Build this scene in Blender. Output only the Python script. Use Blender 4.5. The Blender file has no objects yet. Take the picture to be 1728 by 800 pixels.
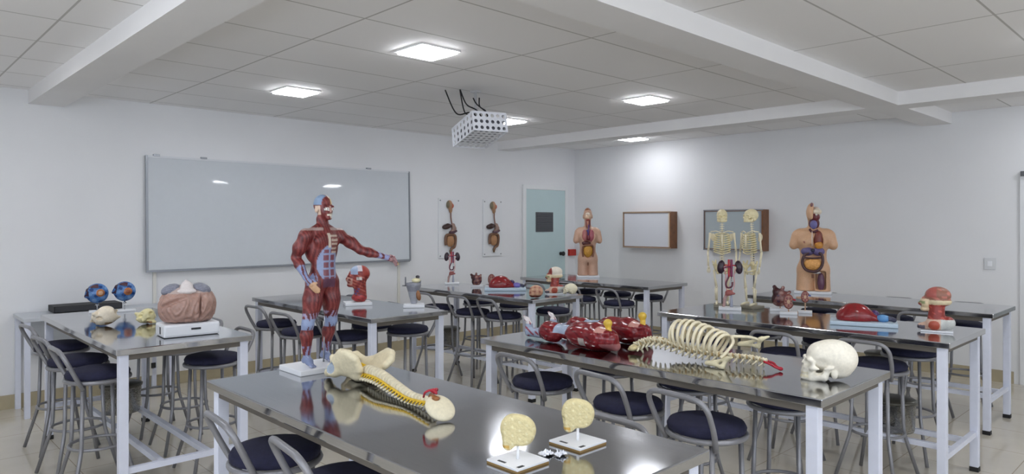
import bpy, bmesh, math, random
import numpy as np
from mathutils import Vector, Matrix, noise

# ------------------------------------------------------------------ camera, light, exposure
SC = bpy.context.scene
COL = SC.collection
PI = math.pi
YAW = math.atan2(1226.0, 1175.0)             # heading of the camera from the X axis of the room
FW = (math.cos(YAW), math.sin(YAW)); RT = (math.sin(YAW), -math.cos(YAW))
cam_d = bpy.data.cameras.new('camera'); cam = bpy.data.objects.new('camera', cam_d); COL.objects.link(cam)
cam.location = (0, 0, 1.6); cam.rotation_euler = (PI/2, 0, YAW - PI/2)
cam_d.sensor_width = 36; cam_d.lens = 36*1175/1728.0; cam_d.shift_y = -23/1728.0; cam_d.clip_start = 0.05
SC.camera = cam
SC.view_settings.view_transform = 'Standard'; SC.view_settings.look = 'None'
SC.view_settings.gamma = 1.0; SC.view_settings.use_curve_mapping = False
SC.view_settings.exposure = 0.12
SC.cycles.max_bounces = 10; SC.cycles.diffuse_bounces = 6; SC.cycles.glossy_bounces = 5
SC.cycles.caustics_reflective = False; SC.cycles.caustics_refractive = False
SC.cycles.sample_clamp_indirect = 40.0
SC.cycles.use_denoising = True
LED_STRENGTH = 32.0
DAY_POWER = 40.0
# daylight through the windows beside and behind the viewer
WIN_NEAR = [(-3.9, -1.9), (-1.2, .8), (1.5, 3.5)]        # along Y, in the wall x = -2.5
WIN_BACK = [(-1.9, .1), (.8, 2.8), (3.2, 5.2)]                        # along X, in the wall y = -5
for i, (loc, rz) in enumerate([((-2.56, (a+b)/2, 1.6), -PI/2) for a, b in WIN_NEAR] + [(((a+b)/2, -5.06, 1.6), 0) for a, b in WIN_BACK]):
    ld = bpy.data.lights.new('daylight', 'AREA'); ld.shape = 'RECTANGLE'; ld.size = 1.96; ld.size_y = 1.36
    ld.energy = DAY_POWER; ld.color = (.80, .88, 1.0)
    lo = bpy.data.objects.new('daylight', ld); COL.objects.link(lo); lo.location = loc; lo.rotation_euler = (PI/2+.38, 0, rz)   # sky and bright ground together
w = bpy.data.worlds.new('world'); SC.world = w; w.use_nodes = True
w.node_tree.nodes['Background'].inputs[0].default_value = (0.8, 0.85, 1, 1)
w.node_tree.nodes['Background'].inputs[1].default_value = 0.3

CEIL = 2.77; YL = 7.34; XR = 8.42; TZ = 0.92

# ------------------------------------------------------------------ materials
def lin(c):
    c = c/255.0
    return c/12.92 if c <= 0.04045 else ((c+0.055)/1.055)**2.4
def rgb(r, g, b): return (lin(r), lin(g), lin(b), 1.0)
MATS = {}
def pmat(name, col, rough=0.5, metal=0.0, var=0.0, vscale=20.0, bump=0.0, bscale=60.0, spec=None, trans=0.0, sss=0.0):
    if name in MATS: return MATS[name]
    m = bpy.data.materials.new(name); m.use_nodes = True; nt = m.node_tree; b = nt.nodes['Principled BSDF']
    c = rgb(*col)
    b.inputs['Base Color'].default_value = c; b.inputs['Roughness'].default_value = rough; b.inputs['Metallic'].default_value = metal
    if spec is not None: b.inputs['Specular IOR Level'].default_value = spec
    if trans: b.inputs['Transmission Weight'].default_value = trans
    if var or bump:
        tc = nt.nodes.new('ShaderNodeTexCoord')
        if var:
            n = nt.nodes.new('ShaderNodeTexNoise'); n.inputs['Scale'].default_value = vscale; n.inputs['Detail'].default_value = 4
            nt.links.new(tc.outputs['Object'], n.inputs['Vector'])
            r = nt.nodes.new('ShaderNodeValToRGB')
            r.color_ramp.elements[0].position = 0.3; r.color_ramp.elements[1].position = 0.7
            r.color_ramp.elements[0].color = tuple(x*(1-var) for x in c[:3])+(1,)
            r.color_ramp.elements[1].color = tuple(min(1, x*(1+var*0.6)) for x in c[:3])+(1,)
            nt.links.new(n.outputs['Fac'], r.inputs['Fac']); nt.links.new(r.outputs['Color'], b.inputs['Base Color'])
        if bump:
            n2 = nt.nodes.new('ShaderNodeTexNoise'); n2.inputs['Scale'].default_value = bscale; n2.inputs['Detail'].default_value = 3
            nt.links.new(tc.outputs['Object'], n2.inputs['Vector'])
            bp = nt.nodes.new('ShaderNodeBump'); bp.inputs['Strength'].default_value = bump; bp.inputs['Distance'].default_value = 0.01
            nt.links.new(n2.outputs['Fac'], bp.inputs['Height']); nt.links.new(bp.outputs['Normal'], b.inputs['Normal'])
    MATS[name] = m; return m

def tile_mat(name, base, grout, w_, h_, mortar, rough, offx, offy, bump=0.0, varn=0.0):
    m = bpy.data.materials.new(name); m.use_nodes = True; nt = m.node_tree; b = nt.nodes['Principled BSDF']
    tc = nt.nodes.new('ShaderNodeTexCoord'); mp = nt.nodes.new('ShaderNodeMapping')
    mp.inputs['Location'].default_value = (offx, offy, 0)
    nt.links.new(tc.outputs['Object'], mp.inputs['Vector'])
    br = nt.nodes.new('ShaderNodeTexBrick'); br.offset = 0; br.squash = 1
    br.inputs['Scale'].default_value = 1; br.inputs['Brick Width'].default_value = w_; br.inputs['Row Height'].default_value = h_
    br.inputs['Mortar Size'].default_value = mortar; br.inputs['Mortar Smooth'].default_value = 0.2
    c = rgb(*base)
    br.inputs['Color1'].default_value = c; br.inputs['Color2'].default_value = tuple(x*0.97 for x in c[:3])+(1,)
    br.inputs['Mortar'].default_value = rgb(*grout)
    nt.links.new(mp.outputs['Vector'], br.inputs['Vector'])
    if varn:
        n = nt.nodes.new('ShaderNodeTexNoise'); n.inputs['Scale'].default_value = 3; n.inputs['Detail'].default_value = 6
        nt.links.new(tc.outputs['Object'], n.inputs['Vector'])
        mx = nt.nodes.new('ShaderNodeMixRGB'); mx.blend_type = 'MULTIPLY'; mx.inputs['Fac'].default_value = varn
        nt.links.new(br.outputs['Color'], mx.inputs['Color1']); nt.links.new(n.outputs['Color'], mx.inputs['Color2'])
        rp = nt.nodes.new('ShaderNodeValToRGB'); rp.color_ramp.elements[0].position = .3; rp.color_ramp.elements[1].position = .7
        rp.color_ramp.elements[0].color = (.75, .74, .72, 1); rp.color_ramp.elements[1].color = (1, 1, 1, 1)
        nt.links.new(n.outputs['Fac'], rp.inputs['Fac']); nt.links.new(rp.outputs['Color'], mx.inputs['Color2'])
        nt.links.new(mx.outputs['Color'], b.inputs['Base Color'])
    else:
        nt.links.new(br.outputs['Color'], b.inputs['Base Color'])
    b.inputs['Roughness'].default_value = rough
    MATS[name] = m; return m

def steel_mat(name, col, rough, wav=0.06):
    m = bpy.data.materials.new(name); m.use_nodes = True; nt = m.node_tree; b = nt.nodes['Principled BSDF']
    b.inputs['Metallic'].default_value = 1.0
    tc = nt.nodes.new('ShaderNodeTexCoord'); mp = nt.nodes.new('ShaderNodeMapping'); mp.inputs['Scale'].default_value = (60, 1.2, 60)
    nt.links.new(tc.outputs['Object'], mp.inputs['Vector'])
    n = nt.nodes.new('ShaderNodeTexNoise'); n.inputs['Scale'].default_value = 4; n.inputs['Detail'].default_value = 5
    nt.links.new(mp.outputs['Vector'], n.inputs['Vector'])
    c = rgb(*col)
    r = nt.nodes.new('ShaderNodeValToRGB'); r.color_ramp.elements[0].position = .3; r.color_ramp.elements[1].position = .7
    r.color_ramp.elements[0].color = tuple(x*0.92 for x in c[:3])+(1,); r.color_ramp.elements[1].color = c
    nt.links.new(n.outputs['Fac'], r.inputs['Fac']); nt.links.new(r.outputs['Color'], b.inputs['Base Color'])
    mr = nt.nodes.new('ShaderNodeMapRange'); mr.inputs['To Min'].default_value = rough*0.7; mr.inputs['To Max'].default_value = rough*1.5
    nt.links.new(n.outputs['Fac'], mr.inputs['Value']); nt.links.new(mr.outputs['Result'], b.inputs['Roughness'])
    if wav:
        n2 = nt.nodes.new('ShaderNodeTexNoise'); n2.inputs['Scale'].default_value = 2.2; n2.inputs['Detail'].default_value = 1
        nt.links.new(tc.outputs['Object'], n2.inputs['Vector'])
        bp = nt.nodes.new('ShaderNodeBump'); bp.inputs['Strength'].default_value = wav; bp.inputs['Distance'].default_value = 0.05
        nt.links.new(n2.outputs['Fac'], bp.inputs['Height']); nt.links.new(bp.outputs['Normal'], b.inputs['Normal'])
    MATS[name] = m; return m

def vcol_mat(name, rough=0.4, bump=0.0, bscale=80.0, var=0.12):
    """plastic whose colour is the painted pattern of the model itself"""
    m = bpy.data.materials.new(name); m.use_nodes = True; nt = m.node_tree; b = nt.nodes['Principled BSDF']
    a = nt.nodes.new('ShaderNodeAttribute'); a.attribute_name = 'Col'
    tc = nt.nodes.new('ShaderNodeTexCoord'); n = nt.nodes.new('ShaderNodeTexNoise'); n.inputs['Scale'].default_value = 90; n.inputs['Detail'].default_value = 3
    nt.links.new(tc.outputs['Object'], n.inputs['Vector'])
    r = nt.nodes.new('ShaderNodeValToRGB'); r.color_ramp.elements[0].position = .3; r.color_ramp.elements[1].position = .7
    v = 1-var
    r.color_ramp.elements[0].color = (v, v, v, 1); r.color_ramp.elements[1].color = (1, 1, 1, 1)
    nt.links.new(n.outputs['Fac'], r.inputs['Fac'])
    mx = nt.nodes.new('ShaderNodeMixRGB'); mx.blend_type = 'MULTIPLY'; mx.inputs['Fac'].default_value = 1
    nt.links.new(a.outputs['Color'], mx.inputs['Color1']); nt.links.new(r.outputs['Color'], mx.inputs['Color2'])
    nt.links.new(mx.outputs['Color'], b.inputs['Base Color']); b.inputs['Roughness'].default_value = rough
    if bump:
        n2 = nt.nodes.new('ShaderNodeTexNoise'); n2.inputs['Scale'].default_value = bscale
        nt.links.new(tc.outputs['Object'], n2.inputs['Vector'])
        bp = nt.nodes.new('ShaderNodeBump'); bp.inputs['Strength'].default_value = bump; bp.inputs['Distance'].default_value = 0.01
        nt.links.new(n2.outputs['Fac'], bp.inputs['Height']); nt.links.new(bp.outputs['Normal'], b.inputs['Normal'])
    MATS[name] = m; return m

def emit_mat(name, col, strength):
    m = bpy.data.materials.new(name); m.use_nodes = True; nt = m.node_tree; b = nt.nodes['Principled BSDF']
    b.inputs['Base Color'].default_value = (.9, .9, .9, 1)
    b.inputs['Emission Color'].default_value = rgb(*col); b.inputs['Emission Strength'].default_value = strength
    MATS[name] = m; return m

M_wall = pmat('wall_paint', (228, 229, 231), 0.6, var=0.02, vscale=1.5, bump=0.02, bscale=200)
M_ceil = tile_mat('ceiling_tiles', (242, 241, 241), (188, 186, 184), 1.255, 0.626, 0.007, 0.7, 0.365, 0.305)
M_beam = pmat('beam_paint', (234, 233, 233), 0.6, var=0.02, vscale=2, bump=0.03, bscale=150)
M_floor = tile_mat('porcelain_floor', (208, 201, 186), (165, 154, 136), 0.6, 0.6, 0.003, 0.09, 0.1, 0.2, varn=0.35)
M_base = pmat('skirting_tile', (178, 167, 140), 0.25, var=0.08, vscale=5)
M_steel = steel_mat('stainless_top', (192, 193, 196), 0.085)
M_steelb = steel_mat('stainless_bucket', (170, 170, 168), 0.25, 0.0)
M_white = pmat('white_powder_coat', (218, 222, 236), 0.35, var=0.03)
M_tube = pmat('grey_tube', (138, 138, 142), 0.35, metal=0.35, var=0.05)
M_navy = pmat('navy_fabric', (28, 29, 58), 0.85, var=0.25, vscale=60, bump=0.2, bscale=400)
M_black = pmat('black_rubber', (22, 22, 24), 0.6)
M_wplas = pmat('white_plastic', (236, 238, 242), 0.3)
M_cream = pmat('bone_plastic', (232, 222, 192), 0.42, var=0.10, vscale=40, bump=0.12, bscale=60)
M_creamy = pmat('yellow_bone_plastic', (233, 216, 150), 0.5, var=0.12, vscale=70, bump=0.35, bscale=90)
M_red = pmat('muscle_red', (128, 30, 34), 0.3, var=0.25, vscale=40)
M_vein = pmat('vessel_blue', (58, 80, 150), 0.35)
M_artery = pmat('vessel_red', (176, 30, 50), 0.35)
M_nerve = pmat('nerve_yellow', (226, 186, 40), 0.4)
M_rod = pmat('chrome_rod', (190, 192, 196), 0.2, metal=1.0)
M_label = pmat('dark_label', (40, 42, 46), 0.5)
M_model = vcol_mat('painted_model', 0.38)
M_gloss = vcol_mat('painted_model_gloss', 0.2)
M_bone = vcol_mat('painted_bone', 0.45, bump=0.15, bscale=70)

# ------------------------------------------------------------------ object helpers
def tag(o, label=None, cat=None, group=None, kind=None):
    if label: o['label'] = label
    if cat: o['category'] = cat
    if group: o['group'] = group
    if kind: o['kind'] = kind
    return o
def empty(name, loc, rz=0.0, label=None, cat=None, group=None):
    o = bpy.data.objects.new(name, None); COL.objects.link(o); o.empty_display_size = 0.1
    o.location = loc; o.rotation_euler = (0, 0, rz)
    return tag(o, label, cat, group)
def link(name, me, mat, parent=None):
    o = bpy.data.objects.new(name, me); COL.objects.link(o)
    if mat is not None: me.materials.append(mat)
    if parent is not None: o.parent = parent
    return o
def face_cam(x, y, extra=0.0): return math.atan2(y, x) - PI/2 + extra   # turn local -y towards where the viewer stands

def rot(ax, ay=0.0, az=0.0):
    return (Matrix.Rotation(az, 3, 'Z') @ Matrix.Rotation(ay, 3, 'Y') @ Matrix.Rotation(ax, 3, 'X'))

class MB:
    def __init__(s): s.v = []; s.f = []; s.sm = []
    def add(s, vs, fs, smooth=True):
        o = len(s.v); s.v += [tuple(p) for p in vs]
        for f in fs: s.f.append(tuple(i+o for i in f)); s.sm.append(smooth)
        return s
    def box(s, c, d, R=None, bev=0.0):
        bm = bmesh.new(); bmesh.ops.create_cube(bm, size=1)
        bmesh.ops.scale(bm, vec=d, verts=bm.verts)
        if bev: bmesh.ops.bevel(bm, geom=bm.edges[:], offset=bev, segments=2, affect='EDGES', profile=0.6)
        if R is not None: bmesh.ops.transform(bm, matrix=R.to_4x4(), verts=bm.verts)
        bmesh.ops.translate(bm, vec=c, verts=bm.verts)
        bm.verts.index_update()
        s.add([v.co[:] for v in bm.verts], [[v.index for v in f.verts] for f in bm.faces], False); bm.free(); return s
    def bb(s, x0, x1, y0, y1, z0, z1, bev=0.0):
        return s.box(((x0+x1)/2, (y0+y1)/2, (z0+z1)/2), (abs(x1-x0), abs(y1-y0), abs(z1-z0)), None, bev)
    def ell(s, c, r, R=None, seg=16, rings=10):
        vs = []; fs = []
        for i in range(rings+1):
            th = PI*i/rings
            for j in range(seg):
                ph = 2*PI*j/seg
                p = Vector((math.sin(th)*math.cos(ph)*r[0], math.sin(th)*math.sin(ph)*r[1], math.cos(th)*r[2]))
                if R is not None: p = R @ p
                vs.append((p.x+c[0], p.y+c[1], p.z+c[2]))
        for i in range(rings):
            for j in range(seg):
                a = i*seg+j; b = i*seg+(j+1) % seg
                if i == 0: fs.append((a, b+seg, a+seg)[::-1] if False else (a, a+seg, b+seg))
                elif i == rings-1: fs.append((a, a+seg, b))
                else: fs.append((a, a+seg, b+seg, b))
        return s.add(vs, fs)
    def tube(s, pts, r, seg=8, closed=False, cap=True, flat=None):
        P = [Vector(p) for p in pts]; n = len(P)
        rr = r if isinstance(r, (list, tuple)) else [r]*n
        T = []
        for i in range(n):
            a = P[(i-1) % n] if (closed or i > 0) else P[i]; b = P[(i+1) % n] if (closed or i < n-1) else P[i]
            t = (b-a); T.append(t.normalized() if t.length > 1e-9 else Vector((0, 0, 1)))
        up = Vector((0, 0, 1)) if abs(T[0].z) < 0.9 else Vector((1, 0, 0))
        N = (up - T[0]*up.dot(T[0])).normalized(); vs = []
        for i in range(n):
            N = (N - T[i]*N.dot(T[i]));  N = N.normalized() if N.length > 1e-6 else T[i].orthogonal().normalized()
            B = T[i].cross(N)
            for j in range(seg):
                a = 2*PI*j/seg
                k = flat if flat else 1.0
                vs.append(P[i] + (N*math.cos(a) + B*math.sin(a)*k)*rr[i])
        fs = []
        m = n if closed else n-1
        for i in range(m):
            for j in range(seg):
                a = i*seg+j; b = i*seg+(j+1) % seg; c = ((i+1) % n)*seg+(j+1) % seg; d = ((i+1) % n)*seg+j
                fs.append((a, b, c, d))
        if cap and not closed:
            fs.append(tuple(range(seg))[::-1]); fs.append(tuple((n-1)*seg+j for j in range(seg)))
        return s.add(vs, fs)
    def lathe(s, prof, c=(0, 0, 0), seg=24, R=None, smooth=True):
        vs = []; fs = []; n = len(prof)
        for (r, z) in prof:
            for j in range(seg):
                a = 2*PI*j/seg; p = Vector((r*math.cos(a), r*math.sin(a), z))
                if R is not None: p = R @ p
                vs.append((p.x+c[0], p.y+c[1], p.z+c[2]))
        for i in range(n-1):
            for j in range(seg):
                a = i*seg+j; b = i*seg+(j+1) % seg
                fs.append((a, b, b+seg, a+seg))
        fs.append(tuple(range(seg))[::-1]); fs.append(tuple((n-1)*seg+j for j in range(seg)))
        return s.add(vs, fs, smooth)
    def floor_at(s, z=0.0008):
        s.v = [(p[0], p[1], max(p[2], z)) for p in s.v]; return s
    def mesh(s, name):
        me = bpy.data.meshes.new(name); me.from_pydata(s.v, [], s.f); me.update()
        me.polygons.foreach_set('use_smooth', s.sm)
        return me
    def build(s, name, mat, parent=None): return link(name, s.mesh(name), mat, parent)

def arc_path(pts, rad=0.03, n=5):
    """polyline with rounded corners"""
    P = [Vector(p) for p in pts]; out = [P[0]]
    for i in range(1, len(P)-1):
        a = (P[i-1]-P[i]); b = (P[i+1]-P[i]); r = min(rad, a.length*0.49, b.length*0.49)
        p0 = P[i]+a.normalized()*r; p1 = P[i]+b.normalized()*r
        for k in range(n+1):
            t = k/n; out.append(p0*(1-t)**2 + P[i]*2*t*(1-t) + p1*t*t)
    out.append(P[-1]); return out
def spline(pts, n=6):
    P = [Vector(p) for p in pts]; out = []
    for i in range(len(P)-1):
        p0 = P[max(i-1, 0)]; p1 = P[i]; p2 = P[i+1]; p3 = P[min(i+2, len(P)-1)]
        for k in range(n):
            t = k/n
            out.append(0.5*((2*p1) + (p2-p0)*t + (2*p0-5*p1+4*p2-p3)*t*t + (3*p1-p0-3*p2+p3)*t**3))
    out.append(P[-1]); return out

# signed-distance sculpting: smooth unions of capsules, ellipsoids and boxes, meshed by surface nets
class SDF:
    def __init__(s, lo, hi, res):
        s.lo = np.array(lo, float); s.res = res
        s.n = np.ceil((np.array(hi, float)-s.lo)/res).astype(int)+1
        s.D = np.full(tuple(s.n), 9.0, dtype=np.float32)
    def _apply(s, fn, lo, hi, k, sub=False):
        mg = k+4*s.res
        a = np.maximum(np.floor((np.array(lo)-mg-s.lo)/s.res).astype(int), 0)
        b = np.minimum(np.ceil((np.array(hi)+mg-s.lo)/s.res).astype(int)+1, s.n)
        if np.any(b <= a): return s
        ax = [s.lo[i]+np.arange(a[i], b[i])*s.res for i in range(3)]
        X, Y, Z = np.meshgrid(*ax, indexing='ij')
        d = fn(X, Y, Z).astype(np.float32); sl = tuple(slice(a[i], b[i]) for i in range(3)); D = s.D[sl]
        if sub:
            d = -d
            if k > 0:
                h = np.clip(0.5-0.5*(d-D)/k*-1*-1, 0, 1); h = np.clip(0.5+0.5*(d-D)/k, 0, 1)
                s.D[sl] = D*(1-h)+d*h + k*h*(1-h)
            else: s.D[sl] = np.maximum(D, d)
        else:
            if k > 0:
                h = np.clip(0.5+0.5*(D-d)/k, 0, 1); s.D[sl] = D*(1-h)+d*h - k*h*(1-h)
            else: s.D[sl] = np.minimum(D, d)
        return s
    def cap(s, a, b, ra, rb=None, k=0.01, sub=False):
        rb = ra if rb is None else rb; a = np.array(a, float); b = np.array(b, float); ba = b-a; L = max(ba.dot(ba), 1e-9)
        def fn(X, Y, Z):
            h = np.clip(((X-a[0])*ba[0]+(Y-a[1])*ba[1]+(Z-a[2])*ba[2])/L, 0, 1)
            return np.sqrt((X-a[0]-h*ba[0])**2+(Y-a[1]-h*ba[1])**2+(Z-a[2]-h*ba[2])**2) - (ra+(rb-ra)*h)
        r = max(ra, rb); return s._apply(fn, np.minimum(a, b)-r, np.maximum(a, b)+r, k, sub)
    def chain(s, pts, rs, k=0.01, sub=False):
        for i in range(len(pts)-1): s.cap(pts[i], pts[i+1], rs[i], rs[i+1], k, sub)
        return s
    def ell(s, c, r, R=None, k=0.01, sub=False):
        c = np.array(c, float); Rm = np.array(R if R is not None else Matrix.Identity(3)).T
        def fn(X, Y, Z):
            x, y, z = X-c[0], Y-c[1], Z-c[2]
            q = [(Rm[i][0]*x+Rm[i][1]*y+Rm[i][2]*z) for i in range(3)]
            k0 = np.sqrt(sum((q[i]/r[i])**2 for i in range(3))); k1 = np.sqrt(sum((q[i]/r[i]**2)**2 for i in range(3)))
            return k0*(k0-1)/np.maximum(k1, 1e-6)
        m = max(r); return s._apply(fn, c-m, c+m, k, sub)
    def box(s, c, hd, rad=0.0, R=None, k=0.0, sub=False):
        c = np.array(c, float); Rm = np.array(R if R is not None else Matrix.Identity(3)).T
        def fn(X, Y, Z):
            x, y, z = X-c[0], Y-c[1], Z-c[2]
            q = [np.abs(Rm[i][0]*x+Rm[i][1]*y+Rm[i][2]*z)-(hd[i]-rad) for i in range(3)]
            out = np.sqrt(sum(np.maximum(v, 0)**2 for v in q)); ins = np.minimum(np.maximum(np.maximum(q[0], q[1]), q[2]), 0)
            return out+ins-rad
        m = math.sqrt(sum(v*v for v in hd)); return s._apply(fn, c-m, c+m, k, sub)
    def surface(s):
        D = s.D.copy()
        D[0] = D[-1] = 1; D[:, 0] = D[:, -1] = 1; D[:, :, 0] = D[:, :, -1] = 1
        S = D < 0
        c = [(i, j, k) for i in (0, 1) for j in (0, 1) for k in (0, 1)]
        n = np.array(D.shape)-1
        cs = sum(S[i:i+n[0], j:j+n[1], k:k+n[2]].astype(np.int8) for i, j, k in c)
        act = (cs > 0) & (cs < 8); idx = np.argwhere(act)
        acc = np.zeros((len(idx), 3)); cnt = np.zeros(len(idx))
        for i, a in enumerate(c):
            for b in c[i+1:]:
                if sum(abs(a[q]-b[q]) for q in range(3)) != 1: continue
                pa = idx+np.array(a); pb = idx+np.array(b)
                da = D[pa[:, 0], pa[:, 1], pa[:, 2]]; db = D[pb[:, 0], pb[:, 1], pb[:, 2]]
                m = (da < 0) != (db < 0); t = np.where(m, da/np.where(m, da-db, 1), 0)[:, None]
                acc += np.where(m[:, None], pa+(pb-pa)*t, 0); cnt += m
        V = s.lo + acc/cnt[:, None]*s.res
        vid = np.full(act.shape, -1, dtype=np.int64); vid[act] = np.arange(len(idx))
        F = []
        for ax in range(3):
            u, v_ = (ax+1) % 3, (ax+2) % 3
            sl0 = [slice(None)]*3; sl1 = [slice(None)]*3; sl0[ax] = slice(0, -1); sl1[ax] = slice(1, None)
            e = np.argwhere(S[tuple(sl0)] != S[tuple(sl1)])
            ok = (e[:, u] > 0) & (e[:, v_] > 0); e = e[ok]
            U = np.zeros(3, int); U[u] = 1; W = np.zeros(3, int); W[v_] = 1
            g = lambda q: vid[q[:, 0], q[:, 1], q[:, 2]]
            q = np.stack([g(e-U-W), g(e-W), g(e), g(e-U)], 1)
            ins = S[e[:, 0], e[:, 1], e[:, 2]]
            q = np.where(ins[:, None], q, q[:, ::-1]); F.append(q)
        F = np.concatenate(F); F = F[(F >= 0).all(1)]
        return V, F
    def build(s, name, mat, parent=None, cfn=None, dfn=None, smooth_it=1):
        V, F = s.surface()
        for _ in range(smooth_it):
            nb = np.zeros_like(V); ct = np.zeros(len(V))
            for i in range(4):
                a = F[:, i]; b = F[:, (i+1) % 4]
                np.add.at(nb, a, V[b]); np.add.at(ct, a, 1); np.add.at(nb, b, V[a]); np.add.at(ct, b, 1)
            V = V*0.5 + nb/np.maximum(ct, 1)[:, None]*0.5
        if dfn is not None: V = dfn(V, F)
        me = bpy.data.meshes.new(name); me.from_pydata(V.tolist(), [], F.tolist()); me.update()
        me.polygons.foreach_set('use_smooth', [True]*len(me.polygons))
        if cfn is not None:
            C = np.ones((len(V), 4), dtype=np.float32); C[:, :3] = cfn(V)
            at = me.color_attributes.new('Col', 'FLOAT_COLOR', 'POINT'); at.data.foreach_set('color', C.ravel())
        return link(name, me, mat, parent)
def lc(*c): return np.array([lin(x) for x in c])
def paint(V, base):
    C = np.zeros((len(V), 3)); C[:] = lc(*base); return C
def sm(C, mask, col): C[mask] = lc(*col)

def dup(root, loc, rz, label=None, group=None, cat=None):
    r = root.copy(); COL.objects.link(r); r.location = loc; r.rotation_euler = (0, 0, rz)
    if label: r['label'] = label
    if group: r['group'] = group
    if cat: r['category'] = cat
    for ch in list(root.children):
        c = ch.copy(); COL.objects.link(c); c.parent = r
        for g in list(ch.children):
            d = g.copy(); COL.objects.link(d); d.parent = c
    return r
#@@SETTING
# ------------------------------------------------------------------ the room
def struct(name, mb, mat): return tag(mb.build(name, mat), kind='structure')
X0, Y0 = -2.5, -5.0
DY0, DY1, DZ = 0.55, 1.50, 2.11         # glazed doorway in the right wall
struct('floor', MB().bb(X0-.12, 11.5, Y0-.12, YL+.12, -0.1, 0), M_floor)
struct('ceiling', MB().bb(X0-.12, 11.5, Y0-.12, YL+.12, CEIL, CEIL+0.1), M_ceil)
struct('wall_left', MB().bb(X0-.12, 11.5, YL, YL+.12, 0, CEIL), M_wall)
wr = MB().bb(XR, XR+.12, DY1, YL, 0, CEIL).bb(XR, XR+.12, DY0, DY1, DZ, CEIL).bb(XR, XR+.12, Y0, DY0, 0, CEIL)
struct('wall_right', wr, M_wall)
def pierced(name, a0, a1, spans, fix0, fix1, along_y):
    mb = MB(); wf = MB()
    def put(m, u0, u1, z0, z1, f0=fix0, f1=fix1):
        if along_y: m.bb(f0, f1, u0, u1, z0, z1)
        else: m.bb(u0, u1, f0, f1, z0, z1)
    put(mb, a0, a1, 0, .9); put(mb, a0, a1, 2.3, CEIL); e = a0
    for (u0, u1) in spans: put(mb, e, u0, .9, 2.3); e = u1
    put(mb, e, a1, .9, 2.3)
    struct(name, mb, M_wall)
    for i, (u0, u1) in enumerate(spans):
        wf = MB(); m0 = (u0+u1)/2
        for (p, q, r, t) in ((u0, u0+.04, .9, 2.3), (u1-.04, u1, .9, 2.3), (u0+.04, u1-.04, .9, .94), (u0+.04, u1-.04, 2.26, 2.3), (m0-.02, m0+.02, .94, 2.26)):
            put(wf, p, q, r, t, fix1-.04, fix1-.01)
        struct('window_%d' % (i+1+(3 if not along_y else 0)), wf, M_wframe)
M_wframe = pmat('window_frame_white', (230, 230, 230), .4)
pierced('wall_near', Y0, YL, WIN_NEAR, X0-.12, X0, True)
pierced('wall_back', X0-.12, 11.5, WIN_BACK, Y0-.12, Y0, False)
struct('wall_corridor', MB().bb(10.6, 10.72, Y0, YL, 0, CEIL), M_wall)
struct('baseboard_left', MB().bb(X0, 7.24, YL-.014, YL, 0, .12).bb(8.22, XR, YL-.014, YL, 0, .12), M_base)
struct('baseboard_right', MB().bb(XR-.014, XR, DY1+.05, YL-.014, 0, .12).bb(XR-.014, XR, Y0, DY0-.05, 0, .12), M_base)
struct('trim_1', MB().bb(1.16, 1.43, Y0, YL, 2.65, CEIL), M_beam)          # beam that meets the whiteboard wall
struct('trim_2', MB().bb(1.43, XR, 2.09, 2.36, 2.65, CEIL), M_beam)        # beam that runs to the right wall
struct('trim_3', MB().bb(6.75, 7.02, Y0, 2.09, 2.65, CEIL).bb(6.75, 7.02, 2.36, YL, 2.65, CEIL), M_beam)
# glazed doorway at the right
M_alu = pmat('white_aluminium', (226, 228, 230), 0.35)
M_glass = pmat('clear_glass', (235, 242, 242), 0.02, trans=1.0)
dr = tag(MB().bb(XR-.02, XR+.14, DY1-.05, DY1, 0, DZ, .004).bb(XR-.02, XR+.14, DY0, DY0+.05, 0, DZ, .004)
         .bb(XR-.02, XR+.14, DY0+.05, DY1-.05, DZ-.05, DZ, .004).build('door_2', M_alu), kind='structure')
dl = MB().bb(XR+.03, XR+.07, DY0+.05, DY0+.11, 0.01, DZ-.05).bb(XR+.03, XR+.07, DY1-.11, DY1-.05, 0.01, DZ-.05)
dl.bb(XR+.03, XR+.07, DY0+.11, DY1-.11, DZ-.11, DZ-.05).bb(XR+.03, XR+.07, DY0+.11, DY1-.11, 0.01, .1).bb(XR+.03, XR+.07, DY0+.11, DY1-.11, .95, 1.01)
dl.build('door_leaf', M_alu, dr)
MB().bb(XR+.047, XR+.053, DY0+.11, DY1-.11, .1, .95).bb(XR+.047, XR+.053, DY0+.11, DY1-.11, 1.01, DZ-.11).build('glass_pane', M_glass, dr)
M_grey = pmat('dark_closer', (90, 92, 95), 0.4)
MB().bb(XR-.045, XR-.02, DY1-.36, DY1-.01, DZ-.045, DZ+.005, .004).build('door_closer', M_grey, dr)
# mint door in the whiteboard wall
M_mint = pmat('mint_laminate', (188, 209, 211), 0.4, var=0.02, vscale=3)
d1 = tag(MB().bb(7.303, 8.164, YL-.022, YL-.001, 0.006, 2.11, .003).build('door_1', M_mint), kind='structure')
MB().bb(7.24, 7.303, YL-.03, YL-.001, 0, 2.175, .003).bb(8.164, 8.225, YL-.03, YL-.001, 0, 2.175, .003).bb(7.303, 8.164, YL-.03, YL-.001, 2.112, 2.175, .003).build('door_frame', pmat('door_frame_white', (228, 230, 231), .45), d1)
M_vent = pmat('vent_grey', (88, 90, 94), 0.5)
vp = MB().bb(7.505, 7.884, YL-.032, YL-.022, 1.47, 1.77, .002)
for i in range(9): vp.box((7.695, YL-.036, 1.50+.03*i), (.35, .012, .006), rot(.5))
vp.build('vent_panel', M_vent, d1)
MB().lathe([(.028, 0), (.028, .012), (.012, .014), (.012, .04), (.03, .045), (.036, .06), (.03, .075), (.006, .08)], (8.06, YL-.022, 1.13), 16, rot(PI/2)).build('door_handle', M_black, d1)
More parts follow.
